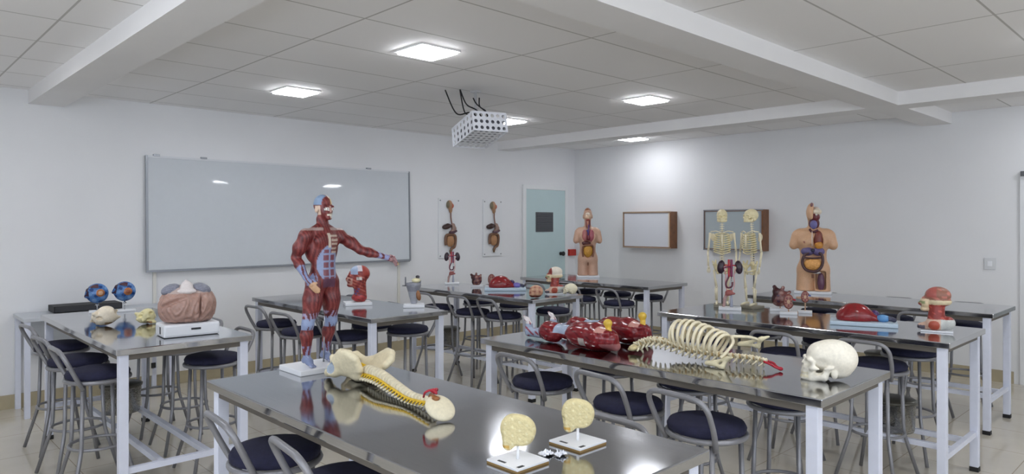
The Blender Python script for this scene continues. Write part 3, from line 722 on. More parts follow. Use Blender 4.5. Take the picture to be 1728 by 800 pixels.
# --- pelvis with the whole spine lying on the front table
def pelvis_spine():
    t = empty('spine_with_pelvis', (1.56, 2.4, TZ), 0, 'cream pelvis with long spine and yellow nerves lying on the front table', 'anatomy model')
    o = A3([1.56, 2.4, TZ])
    W = lambda x, y, z: tuple(A3([x, y, TZ+z])-o)
    s = SDF((-.16, .0, -.001), (.22, .50, .19), .0042)
    cx, cy = 1.60, 2.62
    for q, hgt in ((-1, .138), (1, .112)):
        # iliac wing: a bowed blade made of a fan of ribs from the hip socket to the crest
        hip = A3(W(cx+q*.088, cy+.055, .055))
        cw = .68 if q < 0 else 1.0
        crest = [A3(W(cx+q*dx*cw, cy+dy, dz)) for dx, dy, dz in ((.045, -.055, .035), (.075, -.085, .07), (.105, -.085, hgt-.02), (.128, -.055, hgt), (.138, -.01, hgt), (.132, .03, hgt-.03))]
        crest2 = [crest[i//2] if i % 2 == 0 else (crest[i//2]+crest[i//2+1])/2 for i in range(2*len(crest)-1)]
        for c in crest2: s.cap(hip, c, .014, .010, .020); s.cap((hip+c)/2, c, .012, .012, .016)
        for a, b in zip(crest[:-1], crest[1:]): s.cap(a, b, .011, .011, .010)
        s.ell(hip, (.032, .036, .032), None, .015)
        s.ell(hip+A3([q*.030, -.010, .014]), (.025, .025, .025), None, .004, True)     # socket
        pub = A3(W(cx+q*.012, cy+.155, .092)); isc = A3(W(cx+q*.055, cy+.165, .022))
        s.chain([hip, A3(W(cx+q*.06, cy+.12, .095)), pub], [.018, .011, .012], .012)
        s.chain([hip, A3(W(cx+q*.075, cy+.125, .03)), isc], [.020, .017, .017], .012)
        s.chain([isc, A3(W(cx+q*.025, cy+.175, .05)), pub], [.014, .009, .011], .010)
    s.chain([A3(W(cx, cy-.06, .045)), A3(W(cx, cy, .030)), A3(W(cx, cy+.06, .026)), A3(W(cx, cy+.11, .040))], [.034, .030, .020, .010], .012)
    s.ell(A3(W(cx-.035, cy-.045, .04)), (.03, .035, .024), None, .012); s.ell(A3(W(cx+.035, cy-.045, .04)), (.03, .035, .024), None, .012)
    def pcol(V):
        C = paint(V, (236, 224, 190))
        for q in (-1, 1):
            c = A3(W(cx+q*.118, cy+.045, .069)); sm(C, np.linalg.norm(V-c, axis=1) < .0262, (160, 172, 186))
        return C
    s.build('pelvis', M_bone, t, pcol)
    path = [W(cx-.004, cy-.075, .056), W(1.578, 2.42, .060), W(1.558, 2.29, .046), W(1.538, 2.16, .032), W(1.526, 2.07, .036), W(1.518, 1.985, .044)]
    f, L = column(t, path, .028, .015, 23, proc=.014, dmat=pmat('disc_white', (206, 192, 160), .45))
    nv = MB(); cords = []
    for i in range(24):
        p, d = f(L*(.02+.95*i/23)); r = .028+(.015-.028)*i/23; sdv = Vector((-1, 0, 0)); cords.append(p+sdv*r*.95+Vector((0, 0, -r*.25)))
        e = cords[-1]+sdv*.012+Vector((0, 0, -.010)); nv.tube([cords[-1], (cords[-1]+e)/2+Vector((0, -.004, .003)), e], [.0045, .004, .003], 6)
    nv.tube(cords, .0055, 7); at(t, 'nerve_roots', nv, M_nerve)
    nv = MB()
    for i in range(3): nv.tube(spline([W(cx-.01+i*.008, cy-.07, .068), W(cx-.045+i*.004, cy-.02, .075+.01*i), W(cx-.08, cy+.03+.01*i, .085)], 5), .0045, 6)
    at(t, 'sacral_nerves', nv, M_nerve)
    # occipital plate at the neck end
    pc = Vector(W(1.490, 1.915, .040)); s = SDF(tuple(pc-Vector((.075, .075, .06))), tuple(pc+Vector((.075, .075, .06))), .003)
    Rq = rot(math.radians(34), math.radians(-14), 0)
    s.ell(pc, (.050, .058, .020), Rq, .005).ell(pc+Vector(Rq @ Vector((0, 0, -.014))), (.044, .050, .016), Rq, .004, True)
    s.ell(pc+Vector(Rq @ Vector((.006, .034, .012))), (.014, .014, .02), Rq, .003, True)
    s.build('occipital_plate', M_bone, t, lambda V: paint(V, (234, 224, 194)))
    top = pc+Vector(Rq @ Vector((.006, .034, .010)))
    MB().ell(top, (.012, .013, .010)).tube([top, top+Vector((.0, .03, .005))], [.009, .011], 8).build('brain_stem', pmat('stem_brown', (150, 96, 50), .4), t)
    ar = MB()
    for q in (-1, 1):
        ar.tube(spline([top+Vector((q*.016, .05, .0)), top+Vector((q*.026, .026, .022)), top+Vector((q*.008, .012, .030)), top+Vector((0, -.004, .018))], 5), .0042, 7)
    ar.ell(top+Vector((0, .015, .026)), (.012, .010, .008)); at(t, 'vertebral_arteries', ar, M_artery)
pelvis_spine()

# --- skull, life size, face towards local -x
def skull_sdf(k=1.0, jaw=True, flat=1.0, res=.0032):
    s = SDF((-.125*k, -.085*k, -.004), (.130*k, .085*k, .185*k), res*k)
    S_ = lambda *p: tuple(v*k for v in p)
    E_ = lambda c, r, kk=.008, sub=False: s.ell(S_(c[0], c[1]*flat, c[2]), S_(r[0], r[1]*flat, r[2]), None, kk*k, sub)
    E_((.040, 0, .094), (.080, .068, .076)); E_((.005, 0, .104), (.085, .064, .070), .02); E_((-.045, 0, .104), (.043, .054, .052), .015)
    E_((.035, 0, .040), (.055, .045, .032), .015)
    for q in (-1, 1):
        s.chain([S_(-.090, q*.012*flat, .090), S_(-.086, q*.034*flat, .092), S_(-.070, q*.048*flat, .080)], [.009*k, .010*k, .008*k], .006*k)
        s.chain([S_(-.070, q*.048*flat, .080), S_(-.076, q*.044*flat, .056), S_(-.045, q*.060*flat, .058), S_(.0, q*.064*flat, .062)], [.008*k, .012*k, .006*k, .007*k], .005*k)
        E_((.012, q*.050, .034), (.014, .014, .022), .006)
        if jaw: s.chain([S_(-.014, q*.052*flat, .056), S_(-.030, q*.048*flat, .020), S_(-.075, q*.030*flat, .009), S_(-.104, q*.008*flat, .010)], [.012*k, .016*k, .013*k, .011*k], .010*k); s.cap(S_(-.040, q*.044*flat, .034), S_(-.075, q*.030*flat, .022), .009*k, .010*k, .012*k)
    E_((-.078, 0, .050), (.030, .038, .032), .010); E_((-.098, 0, .034), (.014, .026, .014), .006)
    s.chain([S_(-.092, 0, .088), S_(-.108, 0, .070)], [.008*k, .005*k], .005*k)
    if jaw: E_((-.100, 0, .018), (.012, .025, .012), .004)
    for q in (-1, 1):
        E_((-.100, q*.024, .073), (.022, .0165, .0155), .004, True); E_((-.048, q*.064, .076), (.026, .016, .022), .010, True)
        E_((-.052, q*.046, .040), (.020, .012, .012), .006, True)
    E_((-.112, 0, .058), (.014, .009, .013), .003, True)
    if jaw: s.cap(S_(-.118, -.03*flat, .0265), S_(-.118, .03*flat, .0265), .0025*k, .0025*k, .002*k, True)
    return s
def skull_paint(V, k=1.0):
    C = paint(V, (240, 234, 218)); x, z = V[:, 0]/k, V[:, 2]/k
    sm(C, (x < -.09) & (z < .036) & (z > .012) & (np.abs(z-.0265) > .002), (236, 226, 196))
    return C
sk = empty('skull', (3.09, 1.235, TZ), face_cam(3.09, 1.235, .25), 'life size white skull facing left on the end of the ribcage table', 'anatomy model')
skull_sdf().build('cranium', M_bone, sk, lambda V: skull_paint(V))

def half_skull(x, y, z_rot, label):
    t = empty('half_skull', (x, y, TZ), 0, label, 'anatomy model', 'yellow skull sections on white bases')
    b = MB().box((0, 0, .009), (.125, .125, .006), None, .001); at(t, 'base_board', b, M_wplas)
    MB().box((0, 0, .003), (.125, .125, .006), None, .0008).build('wooden_underside', pmat('plywood_edge', (140, 112, 66), .5), t)
    MB().bb(-.05, -.028, -.056, -.046, .012, .0128).bb(-.052, -.044, .0, .03, .012, .0128).build('name_label', M_label, t)
    a = face_cam(x, y)+z_rot
    MB().tube([(0, 0, .012), (0, 0, .05)], .0045, 10).build('post', M_wplas, t)
    s = SDF((-.058, -.034, .030), (.058, .034, .150), .0018)
    s.ell((.006, 0, .094), (.046, .025, .044), None, .006).ell((-.014, 0, .098), (.036, .024, .042), None, .01)
    s.ell((-.025, 0, .064), (.018, .022, .026), None, .014).ell((-.029, 0, .050), (.014, .018, .012), None, .008)
    s.ell((.016, 0, .074), (.026, .020, .022), None, .01)
    s.ell((-.049, -.01, .078), (.010, .010, .010), None, .004, True)
    s.box((0, -.045, .09), (.2, .029, .2), 0, None, .002, True)
    def cfn(V):
        C = paint(V, (222, 208, 158)); x_, z_ = V[:, 0], V[:, 2]
        sm(C, (x_ < -.024) & (z_ < .056), (206, 166, 84)); sm(C, (z_ < .046) & (x_ < -.02) & ((x_*400).astype(int) % 2 == 0), (240, 224, 180))
        sm(C, np.sin(x_*310)+np.sin(z_*270+x_*120) > 1.5, (232, 222, 178)); return C
    o = s.build('skull_section', vcol_mat('section_bone', .55, .5, 120) if 'section_bone' not in MATS else MATS['section_bone'], t, cfn)
    o.rotation_euler = (0, 0, a)
half_skull(1.378, 1.414, 0, 'yellow half skull on a white square base, nearer the left bottom of the front table')
half_skull(1.632, 1.410, .1, 'yellow half skull on a white square base, the farther one toward the right')
for i, (x, y, r) in enumerate(((1.487, 1.404, .022), (1.512, 1.372, .018))):
    rr = random.Random(i+3); mb = MB(); vs = []; fs = []
    n = 9
    for a in range(n+1):
        for b in range(n+1):
            u, v = a/n*2-1, b/n*2-1
            vs.append((u*r+rr.uniform(-.003, .003), v*r*.7+rr.uniform(-.003, .003), .003+abs(rr.gauss(0, .008))*(1-abs(u)*.7)))
    for a in range(n):
        for b in range(n): fs.append((a*(n+1)+b, (a+1)*(n+1)+b, (a+1)*(n+1)+b+1, a*(n+1)+b+1))
    mb.add(vs, fs, False)
    o = mb.build('plastic_scrap', pmat('clear_film', (232, 234, 240), .12, spec=.8), None); o.location = (x, y, TZ); sd_ = o.modifiers.new('thick', 'SOLIDIFY'); sd_.thickness = .0006
    tag(o, ('crumpled clear plastic scrap between the two yellow half skulls, larger one', 'crumpled clear plastic scrap between the two yellow half skulls, smaller one')[i], 'plastic scrap')

# --- ribcage lying on its back
def ribcage():
    p0 = A3([3.00, 2.16, TZ]); p1 = A3([3.10, 1.50, TZ])
    t = empty('ribcage_with_spine', tuple(p0), math.atan2(p1[1]-p0[1], p1[0]-p0[0]), 'cream ribcage with spine lying on the table between the red legs and the skull', 'anatomy model')
    # local +x runs to the neck, local +y is the far side, z up
    path = [(-.02, -.005, .040), (.05, 0, .075), (.14, -.01, .080), (.26, -.015, .056), (.40, -.01, .046), (.50, .0, .046), (.58, .005, .046), (.655, -.005, .040)]
    f, L = column(t, path, .023, .0135, 21, up=(0, .75, .65), proc=.020, dmat=pmat('disc_tan', (190, 164, 116), .45))
    s = SDF((-.12, -.07, -.002), (.06, .07, .08), .0035)
    s.chain([(-.01, -.005, .040), (-.035, -.01, .028), (-.06, -.012, .018)], [.024, .016, .008], .012).ell((-.03, .02, .03), (.022, .02, .014), None, .01).ell((-.03, -.03, .03), (.022, .02, .014), None, .01)
    s.build('sacrum', M_bone, t, lambda V: paint(V, (226, 210, 160)))
    st = [(.20, .085, .160), (.27, .085, .168), (.36, .065, .156), (.46, .045, .128)]
    ribs = []
    for i in range(10):
        x = .165+.031*i; c, d = f(L*(.10+x/.70*.86))
        k = 1-.0*i; g = i/9.0
        ry = .074*(1-.34*g**2.2)*(0.86+.14*min(1, i/3))
        ex = x+.075*(1-g)+.0; 
        sx = max(.205, min(.46, x+.012)); sp = spline(st, 8)
        sternum = min(sp, key=lambda v: abs(v.x-sx))
        for side in (-1, 1):
            A = Vector(c); D = Vector(sternum); mid = (A+D)/2; ax = (D-A).normalized(); out = Vector((0, -.80, .60))*-side*-1 if side == 1 else Vector((0, .80, -.45))
            out = Vector((0, -.86, .34)) if side == -1 else Vector((0, .80, -.36))
            out = (out-ax*out.dot(ax)).normalized()
            h = (D-A).length/2
            pts = []
            for q in range(15):
                th = PI*q/14; pts.append(mid-ax*h*math.cos(th)+out*ry*1.05*math.sin(th)**.8+Vector((-.014*math.sin(th), 0, 0)))
            pts = [Vector((p.x, p.y, max(p.z, .008))) for p in pts]
            MB().tube(pts, [.0074+.0012*math.sin(PI*q/14) for q in range(15)], 8, flat=1.5 if False else None).build('rib', M_cream, t)
    sp = spline(st, 6); MB().tube(sp, [.011+.004*math.sin(i*1.3) for i in range(len(sp))], 8).build('sternum', M_cream, t)
    MB().tube(spline([(.465, .045, .130), (.50, -.03, .112), (.485, -.085, .070), (.47, -.11, .05)], 6), .0075, 8).build('clavicle', M_cream, t)
    MB().tube(spline([(.465, .045, .130), (.53, .09, .128), (.56, .15, .11)], 6), .0075, 8).build('clavicle', M_cream, t)
    for q, tip in ((-1, (.50, -.105, .048)), (1, (.575, .150, .115))):
        a = A3(tip); s = SDF((.36, -.20, -.002), (.66, .24, .16), .0045)
        s.cap(a, a+A3([-.105, q*-.012, -.035]), .009, .006, .01).cap(a, a+A3([-.02, q*.012, -.04]), .010, .007, .01).cap(a+A3([-.10, q*-.012, -.033]), a+A3([-.02, q*.014, -.04]), .006, .006, .025).cap(a, a+A3([.03, q*.02, .012]), .011, .006, .008)
        s.box((.5, 0, -.02), (.4, .4, .021), 0, None, 0, True)
        s.build('scapula', M_bone, t, lambda V: paint(V, (232, 222, 186)))
    ar = MB()
    for q in (-1, 1): ar.tube(spline([(.640, q*.014, .038), (.672, q*.020, .030), (.690, q*.010, .018), (.715, q*.004-.004, .010)], 5), .0055, 7)
    ar.ell((.712, -.004, .012), (.012, .010, .009)); at(t, 'vertebral_arteries', ar, M_artery)
ribcage()

# --- leg muscle models lying side by side
def leg_model(p_foot, p_hip, knob, label):
    L = math.hypot(p_hip[0]-p_foot[0], p_hip[1]-p_foot[1]); az = math.atan2(p_hip[1]-p_foot[1], p_hip[0]-p_foot[0])
    t = empty('leg_muscle_model', (p_foot[0], p_foot[1], TZ), az, label, 'anatomy model', 'red leg muscle models lying on the ribcage table')
    k = L/.70
    s = SDF((-.05, -.13, -.002), (.76*k+.04, .13, .2), .0048)
    c = lambda u, y, z: (u*k, y, z)
    s.chain([c(.03, 0, .035), c(.14, 0, .040)], [.026, .030], .015)
    s.chain([c(.03, 0, .035), c(.018, .006, .075), c(.004, .01, .110)], [.024, .019, .011], .014)      # foot, toes up
    for q in range(4): s.cap(c(.006, -.012+.008*q, .105), c(-.006, -.014+.009*q, .128-.004*q), .007, .006, .003)
    s.chain([c(.14, 0, .045), c(.20, 0, .060), c(.26, 0, .060), c(.31, 0, .066)], [.030, .054, .052, .033], .018)
    s.ell(c(.235, -.026, .055), (.055, .034, .048), None, .012)
    s.cap(c(.31, 0, .068), c(.36, 0, .070), .033, .036, .02); s.ell(c(.335, 0, .092), (.024, .022, .014), None, .012)
    s.chain([c(.36, 0, .068), c(.46, 0, .070), c(.58, 0, .074), c(.67, 0, .070)], [.038, .062, .072, .054], .02)
    s.ell(c(.48, -.038, .070), (.10, .036, .052), None, .012); s.ell(c(.50, .036, .066), (.10, .036, .052), None, .012); s.ell(c(.50, -.004, .112), (.11, .030, .032), None, .012)
    s.ell(c(.62, -.040, .075), (.070, .046, .056), None, .014); s.ell(c(.665, -.035, .105), (.045, .030, .022), None, .008)
    s.cap(c(.60, .03, .03), c(.70, .02, .034), .034, .026, .015)
    s.box((.35, 0, -.025), (1, .4, .0265), 0, None, 0, True)
    def cfn(V):
        u, y, z = V[:, 0]/k, V[:, 1], V[:, 2]; C = paint(V, (128, 26, 34))
        st = np.sin(y*300+u*40)+.5*np.sin(u*90+z*200); sm(C, st > 1.0, (146, 44, 48)); sm(C, st < -1.1, (100, 16, 26))
        sm(C, u < .155, (168, 180, 204)); sm(C, (u < .04) & (z > .085), (232, 224, 224)); sm(C, (u < .15) & (st > 1.0), (150, 70, 84))
        sm(C, (u > .285) & (u < .385) & (z > .066), (170, 184, 206)); sm(C, (u > .39) & (u < .44) & (z < .035) & (y < 0), (200, 200, 190))
        sm(C, (np.abs(u-.53) < .022) & (z < .065) & (y < -.05), (196, 184, 178))
        sm(C, (np.abs(u-.655) < .03) & (z > .108) & (y < -.01), (206, 150, 140))
        sm(C, (u > .66) & (z < .05), (170, 104, 104))
        return C
    s.build('muscles', M_gloss, t, cfn)
    s = SDF((.56*k, -.08, .05), (.76*k, .09, .22), .0035)
    a, b = knob
    s.chain([c(.635, -.01, .088), c(.68, -.012, .098), c(.675, a, .135), c(.672, a, b)], [.014, .021, .0125, .0135], .010); s.ell(c(.672, a, b+.006), (.024, .023, .022), None, .008)
    s.build('femur_head', vcol_mat('yellow_bone', .4, .1) if 'yellow_bone' not in MATS else MATS['yellow_bone'], t, lambda V: paint(V, (226, 188, 70)))
leg_model((2.94, 2.945), (2.905, 2.265), (-.012, .150), 'red leg muscle model with yellow femur head, nearer the table edge')
leg_model((3.18, 2.97), (3.21, 2.27), (.0, .158), 'red leg muscle model with yellow femur head, lying behind the other one')
# --- torsos
def torso(x, y, label, kind, k=1.0, extra=0.0):
    t = empty('torso_model', (x, y, TZ), face_cam(x, y, extra), label, 'anatomy model')
    at(t, 'base_plate', MB().box((0, 0, .012), (.36, .26, .024), None, .004), M_wplas)
    s = SDF((-.26, -.17, .02), (.26, .16, .90), .0065)
    z0 = .02
    for q in (-1, 1):
        s.cap((q*.086, .0, -.05), (q*.082, 0, .20), .086, .080, .015)
        s.cap((q*.165, .005, .555), (q*.192, .0, .47), .052, .047, .03)
        s.ell((q*.075, -.062, .505), (.062, .045, .05), None, .03)
        s.ell((q*.075, .06, .20), (.075, .06, .08), None, .03)
    s.ell((0, 0, .245), (.160, .105, .115), None, .03).ell((0, 0, .37), (.130, .092, .14), None, .04).ell((0, .0, .50), (.150, .105, .14), None, .04)
    s.cap((-.125, .01, .575), (.125, .01, .575), .055, .055, .04); s.cap((0, .012, .58), (0, .006, .70), .055, .052, .03)
    s.box((0, 0, -.03), (.4, .4, .054), 0, None, 0, True)
    if kind == 'open':
        # half of the head is opened: the left half keeps its skin up to the crown
        s.ell((-.012, .0, .785), (.058, .085, .095), None, .02); s.ell((-.05, -.005, .765), (.010, .022, .030), None, .01)
        s.ell((-.006, -.075, .745), (.022, .030, .05), None, .02)
        s.box((.10, -.0, .80), (.095, .2, .12), 0, None, .004, True)
        s.ell((.0, -.115, .345), (.098, .060, .14), None, .01, True); s.ell((.055, -.11, .51), (.052, .055, .075), None, .01, True)
        s.cap((.02, -.11, .655), (.02, -.06, .70), .045, .045, .01, True); s.box((.075, -.09, .13), (.05, .06, .09), .02, None, .006, True)
        skin = (216, 172, 136)
    else:
        s.ell((0, .0, .785), (.070, .088, .092), None, .02)
        for q in (-1, 1): s.ell((q*.072, .0, .765), (.010, .020, .030), None, .006)
        s.ell((0, -.105, .36), (.098, .055, .13), None, .01, True); s.ell((0, -.11, .52), (.105, .050, .085), None, .01, True)
        s.cap((0, -.09, .62), (.0, -.07, .72), .042, .045, .01, True); s.ell((0, -.10, .77), (.062, .055, .06), None, .006, True)
        skin = (206, 166, 142)
    def cfn(V):
        C = paint(V, skin); x_, y_, z_ = V.T
        sm(C, (z_ > .15) & (z_ < .19) & (np.abs(x_) < .012) & (y_ < -.05), (150, 104, 82))
        for q in (-1, 1): sm(C, ((x_-q*.08)**2+(z_-.50)**2 < .0105**2) & (y_ < -.07), (160, 96, 80))
        sm(C, (np.abs(x_) < .10) & (y_ < -.0) & (z_ > .845), (150, 92, 60)) if kind != 'open' else None
        return C
    s.build('body', M_model, t, cfn)
    E = lambda name, c, r, col, R=None, rough=.35: MB().ell(c, r, R, 20, 14).build(name, pmat(name+'_%d_%d_%d' % col, col, rough, var=.15, vscale=40), t)
    if kind == 'open':
        E('lung', (.052, -.068, .520), (.050, .040, .092), (120, 56, 44)); E('breast_tissue', (.058, -.092, .470), (.040, .022, .040), (200, 136, 52))
        E('sternum', (-.005, -.098, .53), (.008, .012, .075), (222, 200, 186))
        E('liver', (-.052, -.072, .408), (.066, .042, .042), (96, 88, 132)); E('stomach', (.056, -.074, .408), (.060, .040, .042), (104, 92, 138)); E('gall_bladder', (.0, -.098, .420), (.022, .016, .018), (36, 34, 60))
        cp = [(-.035, -.098, .400), (-.075, -.100, .375), (-.100, -.100, .315), (-.085, -.100, .255), (-.040, -.104, .222), (.03, -.106, .218), (.075, -.102, .250), (.098, -.100, .31), (.090, -.100, .375), (.060, -.104, .40)]
        MB().tube(spline(cp, 5), .0145, 10).build('colon', pmat('colon_brown', (78, 50, 52), .4, var=.2), t)
        MB().tube(spline([(-.085, -.11, .352), (-.03, -.115, .345), (.03, -.115, .345), (.085, -.11, .352)], 5), .008, 8).build('mesentery_edge', pmat('colon_brown', (78, 50, 52), .4), t)
        s2 = SDF((-.10, -.14, .21), (.10, -.02, .36), .005)
        s2.ell((0, -.080, .288), (.088, .044, .064), None, 0)
        s2.build('small_intestine', vcol_mat('bowel', .4, 1.0, 60) if 'bowel' not in MATS else MATS['bowel'], t, lambda V: paint(V, (244, 178, 102)))
        E('thigh_muscle', (.078, -.060, .115), (.036, .030, .088), (98, 60, 82)); E('bladder', (.035, -.085, .205), (.045, .02, .012), (206, 200, 200))
        E('throat', (.008, -.058, .668), (.036, .028, .045), (110, 106, 160)); E('neck_muscle', (.010, -.032, .68), (.054, .038, .062), (86, 34, 46))
        MB().tube(spline([(-.03, -.075, .625), (-.01, -.085, .60), (.02, -.088, .60), (.05, -.08, .615)], 4), .012, 8).build('clavicle_muscle', pmat('deep_muscle', (84, 40, 50), .4), t)
        E('facial_muscles', (.022, -.036, .742), (.046, .050, .045), (110, 44, 50)); E('skull_base', (.030, -.014, .792), (.054, .072, .036), (226, 214, 192)); E('brain', (.028, .0, .812), (.036, .050, .030), (226, 208, 196))
        E('eye', (.034, -.076, .764), (.012, .010, .010), (236, 234, 228)); E('scalp_vessel', (-.012, -.050, .858), (.014, .030, .024), (140, 92, 96))
    else:
        E('lung', (-.052, -.070, .525), (.048, .038, .078), (176, 108, 104)); E('lung', (.055, -.070, .525), (.050, .038, .078), (164, 86, 96))
        E('heart', (.006, -.090, .500), (.030, .026, .040), (112, 36, 46)); E('liver', (-.030, -.082, .432), (.072, .034, .028), (78, 30, 30))
        MB().tube(spline([(.004, -.095, .52), (.004, -.098, .57), (.012, -.085, .62), (.010, -.070, .66)], 5), .012, 8).build('great_vessels', pmat('vessel_violet', (88, 52, 110), .35), t)
        MB().tube(spline([(-.02, -.098, .60), (0, -.100, .56), (.004, -.1, .50)], 5), .008, 8).build('vena_cava', M_vein, t)
        s2 = SDF((-.10, -.15, .24), (.10, -.02, .43), .005); s2.ell((0, -.078, .335), (.078, .046, .082), None, 0)
        s2.build('small_intestine', vcol_mat('bowel', .4, 1.0, 60) if 'bowel' not in MATS else MATS['bowel'], t, lambda V: paint(V, (206, 150, 60)))
        cp = [(-.080, -.094, .262), (-.092, -.098, .33), (-.075, -.100, .392), (0, -.108, .405), (.075, -.100, .398), (.092, -.098, .33), (.075, -.096, .262)]
        MB().tube(spline(cp, 5), .0135, 10).build('colon', pmat('colon_tan', (130, 84, 60), .4, var=.2), t)
        MB().tube([(.0, -.060, .63), (.0, -.066, .72)], .016, 10).build('trachea', pmat('trachea_pink', (196, 140, 120), .4), t)
        E('neck_muscle', (.026, -.056, .68), (.016, .02, .055), (120, 50, 56)); E('neck_muscle', (-.026, -.056, .68), (.016, .02, .055), (150, 90, 80))
        E('face_section', (0, -.052, .765), (.052, .036, .040), (222, 190, 160)); E('brain', (0, -.050, .795), (.046, .034, .03), (230, 214, 196)); E('jaw', (0, -.062, .725), (.036, .030, .016), (150, 70, 60))
    return t
tt = torso(6.82, 2.87, 'pale torso model with orange bowel and half opened head on the right wall table', 'open', 1, -.06); tt.scale = (.92, .95, 1)
tt = torso(6.79, 5.70, 'pink torso model with yellow bowel on the corner table beside the door', 'closed', 1, .05); tt.scale = (.77, .9, 1)

# --- hanging skeletons
M_ivory = pmat('ivory_bone', (222, 210, 166), .45, var=.1, vscale=40)
mini = {}
def skeleton(x, y, turn, label, pose):
    t = empty('skeleton_model', (x, y, TZ), face_cam(x, y, turn), label, 'anatomy model')
    hh = .80
    b = MB().box((0, .02, .012), (.13, .13, .024), None, .004); at(t, 'base', b, pmat('base_taupe', (150, 144, 128), .5))
    MB().tube([(0, .035, .02), (0, .035, .62)], .005, 8).build('stand_rod', pmat('stand_steel', (112, 112, 118), .3, metal=.6), t)
    if 'sk' not in mini:
        o = skull_sdf(.60, True, 1, .0045).build('skull', M_bone, t, lambda V: paint(V, (226, 214, 172))); mini['sk'] = o.data
    else: o = link('skull', mini['sk'], None, t)
    o.rotation_euler = (0, 0, PI/2); o.location = (0, -.0, .690)
    sp = MB(); column(t, [(0, .018, .345), (0, .012, .42), (0, .022, .52), (0, .018, .60), (0, .008, .66), (0, .006, .70)], .0135, .008, 20, up=(0, -1, 0), proc=.010, mb=sp)
    at(t, 'vertebral_column', sp, M_cream)
    for i in range(9):
        z = .595-.0175*i; w_ = .052+.016*math.sin(min(1, i/6)*PI/2); 
        for q in (-1, 1):
            pts = []
            for j in range(10):
                a = PI*j/9; pts.append((q*w_*math.sin(a)*(1 if i < 7 else .95), .022-.036*(1-math.cos(a))*(1 if i < 7 else .8), z-.022*(j/9)+.008*math.sin(a)))
            MB().tube(pts, .0046, 6).build('rib', M_ivory, t)
    MB().tube([(0, -.050, .590), (0, -.054, .54), (0, -.052, .485)], [.010, .0085, .006], 8).build('sternum', M_cream, t)
    g = SDF((-.085, -.06, .26), (.085, .06, .40), .004)
    for q in (-1, 1):
        hip = (q*.048, -.004, .315)
        for c in ((q*.020, .022, .350), (q*.050, .018, .378), (q*.072, -.004, .372), (q*.068, -.024, .350)): g.cap(hip, c, .010, .007, .010)
        g.chain([hip, (q*.030, -.026, .298), (q*.004, -.034, .292)], [.010, .007, .007], .006).chain([hip, (q*.034, .0, .275), (q*.014, -.024, .278)], [.010, .008, .006], .006)
    g.chain([(0, .018, .36), (0, .030, .315), (0, .022, .29)], [.018, .014, .006], .008)
    g.build('pelvis', M_bone, t, lambda V: paint(V, (230, 218, 176)))
    for q in (-1, 1):
        MB().tube([(q*.008, -.044, .605), (q*.045, -.03, .618), (q*.088, -.004, .612)], .0042, 7).build('clavicle', M_cream, t)
        MB().ell((q*.068, .034, .565), (.022, .005, .034), rot(0, q*.25, 0), 12, 8).build('scapula', M_cream, t)
        e = (q*.108, .0, .455); w_ = (q*.104, -.02, .335) if not (pose and q < 0) else (q*.075, -.05, .36)
        sh = (q*.092, .0, .604)
        MB().tube([sh, (q*.10, 0, .53), e], [.010, .0068, .009], 8).build('upper_arm', M_cream, t)
        f = MB().tube([e, w_], .0052, 7).tube([(e[0]+q*.006, e[1]+.006, e[2]), (w_[0]+q*.008, w_[1]+.004, w_[2])], .0038, 7); at(t, 'forearm', f, M_cream)
        hnd = MB().ell((w_[0], w_[1], w_[2]-.014), (.010, .006, .014))
        for j in range(5): hnd.tube([(w_[0]+(j-2)*.0045, w_[1], w_[2]-.02), (w_[0]+(j-2)*.006, w_[1]-.004, w_[2]-.038), (w_[0]+(j-2)*.006, w_[1]-.008, w_[2]-(.056 if j not in (0, 4) else .048))], .0026, 5)
        at(t, 'hand', hnd, M_cream)
        k_ = (q*.044, -.008, .165)
        MB().ell((q*.050, -.004, .312), (.011, .011, .011)).tube([(q*.062, 0, .302), (q*.056, -.004, .24), k_], [.010, .0078, .0115], 8).build('thigh_bone', M_cream, t)
        f = MB().tube([k_, (q*.040, 0, .055)], [.011, .0072], 8).tube([(k_[0]+q*.010, .004, .155), (q*.050, .004, .055)], .0042, 6).ell((q*.044, -.020, .165), (.007, .005, .008)); at(t, 'shin_bones', f, M_cream)
        f = MB().ell((q*.040, .012, .040), (.011, .018, .011)).tube([(q*.040, .01, .042), (q*.042, -.03, .036), (q*.044, -.058, .030)], [.011, .010, .007], 8); at(t, 'foot', f, M_cream)
    return t
skeleton(5.14, 2.90, .0, 'cream skeleton model on the left, standing facing the room', 0)
skeleton(5.23, 2.70, -.75, 'cream skeleton model on the right, turned so its ribs show sideways', 1)

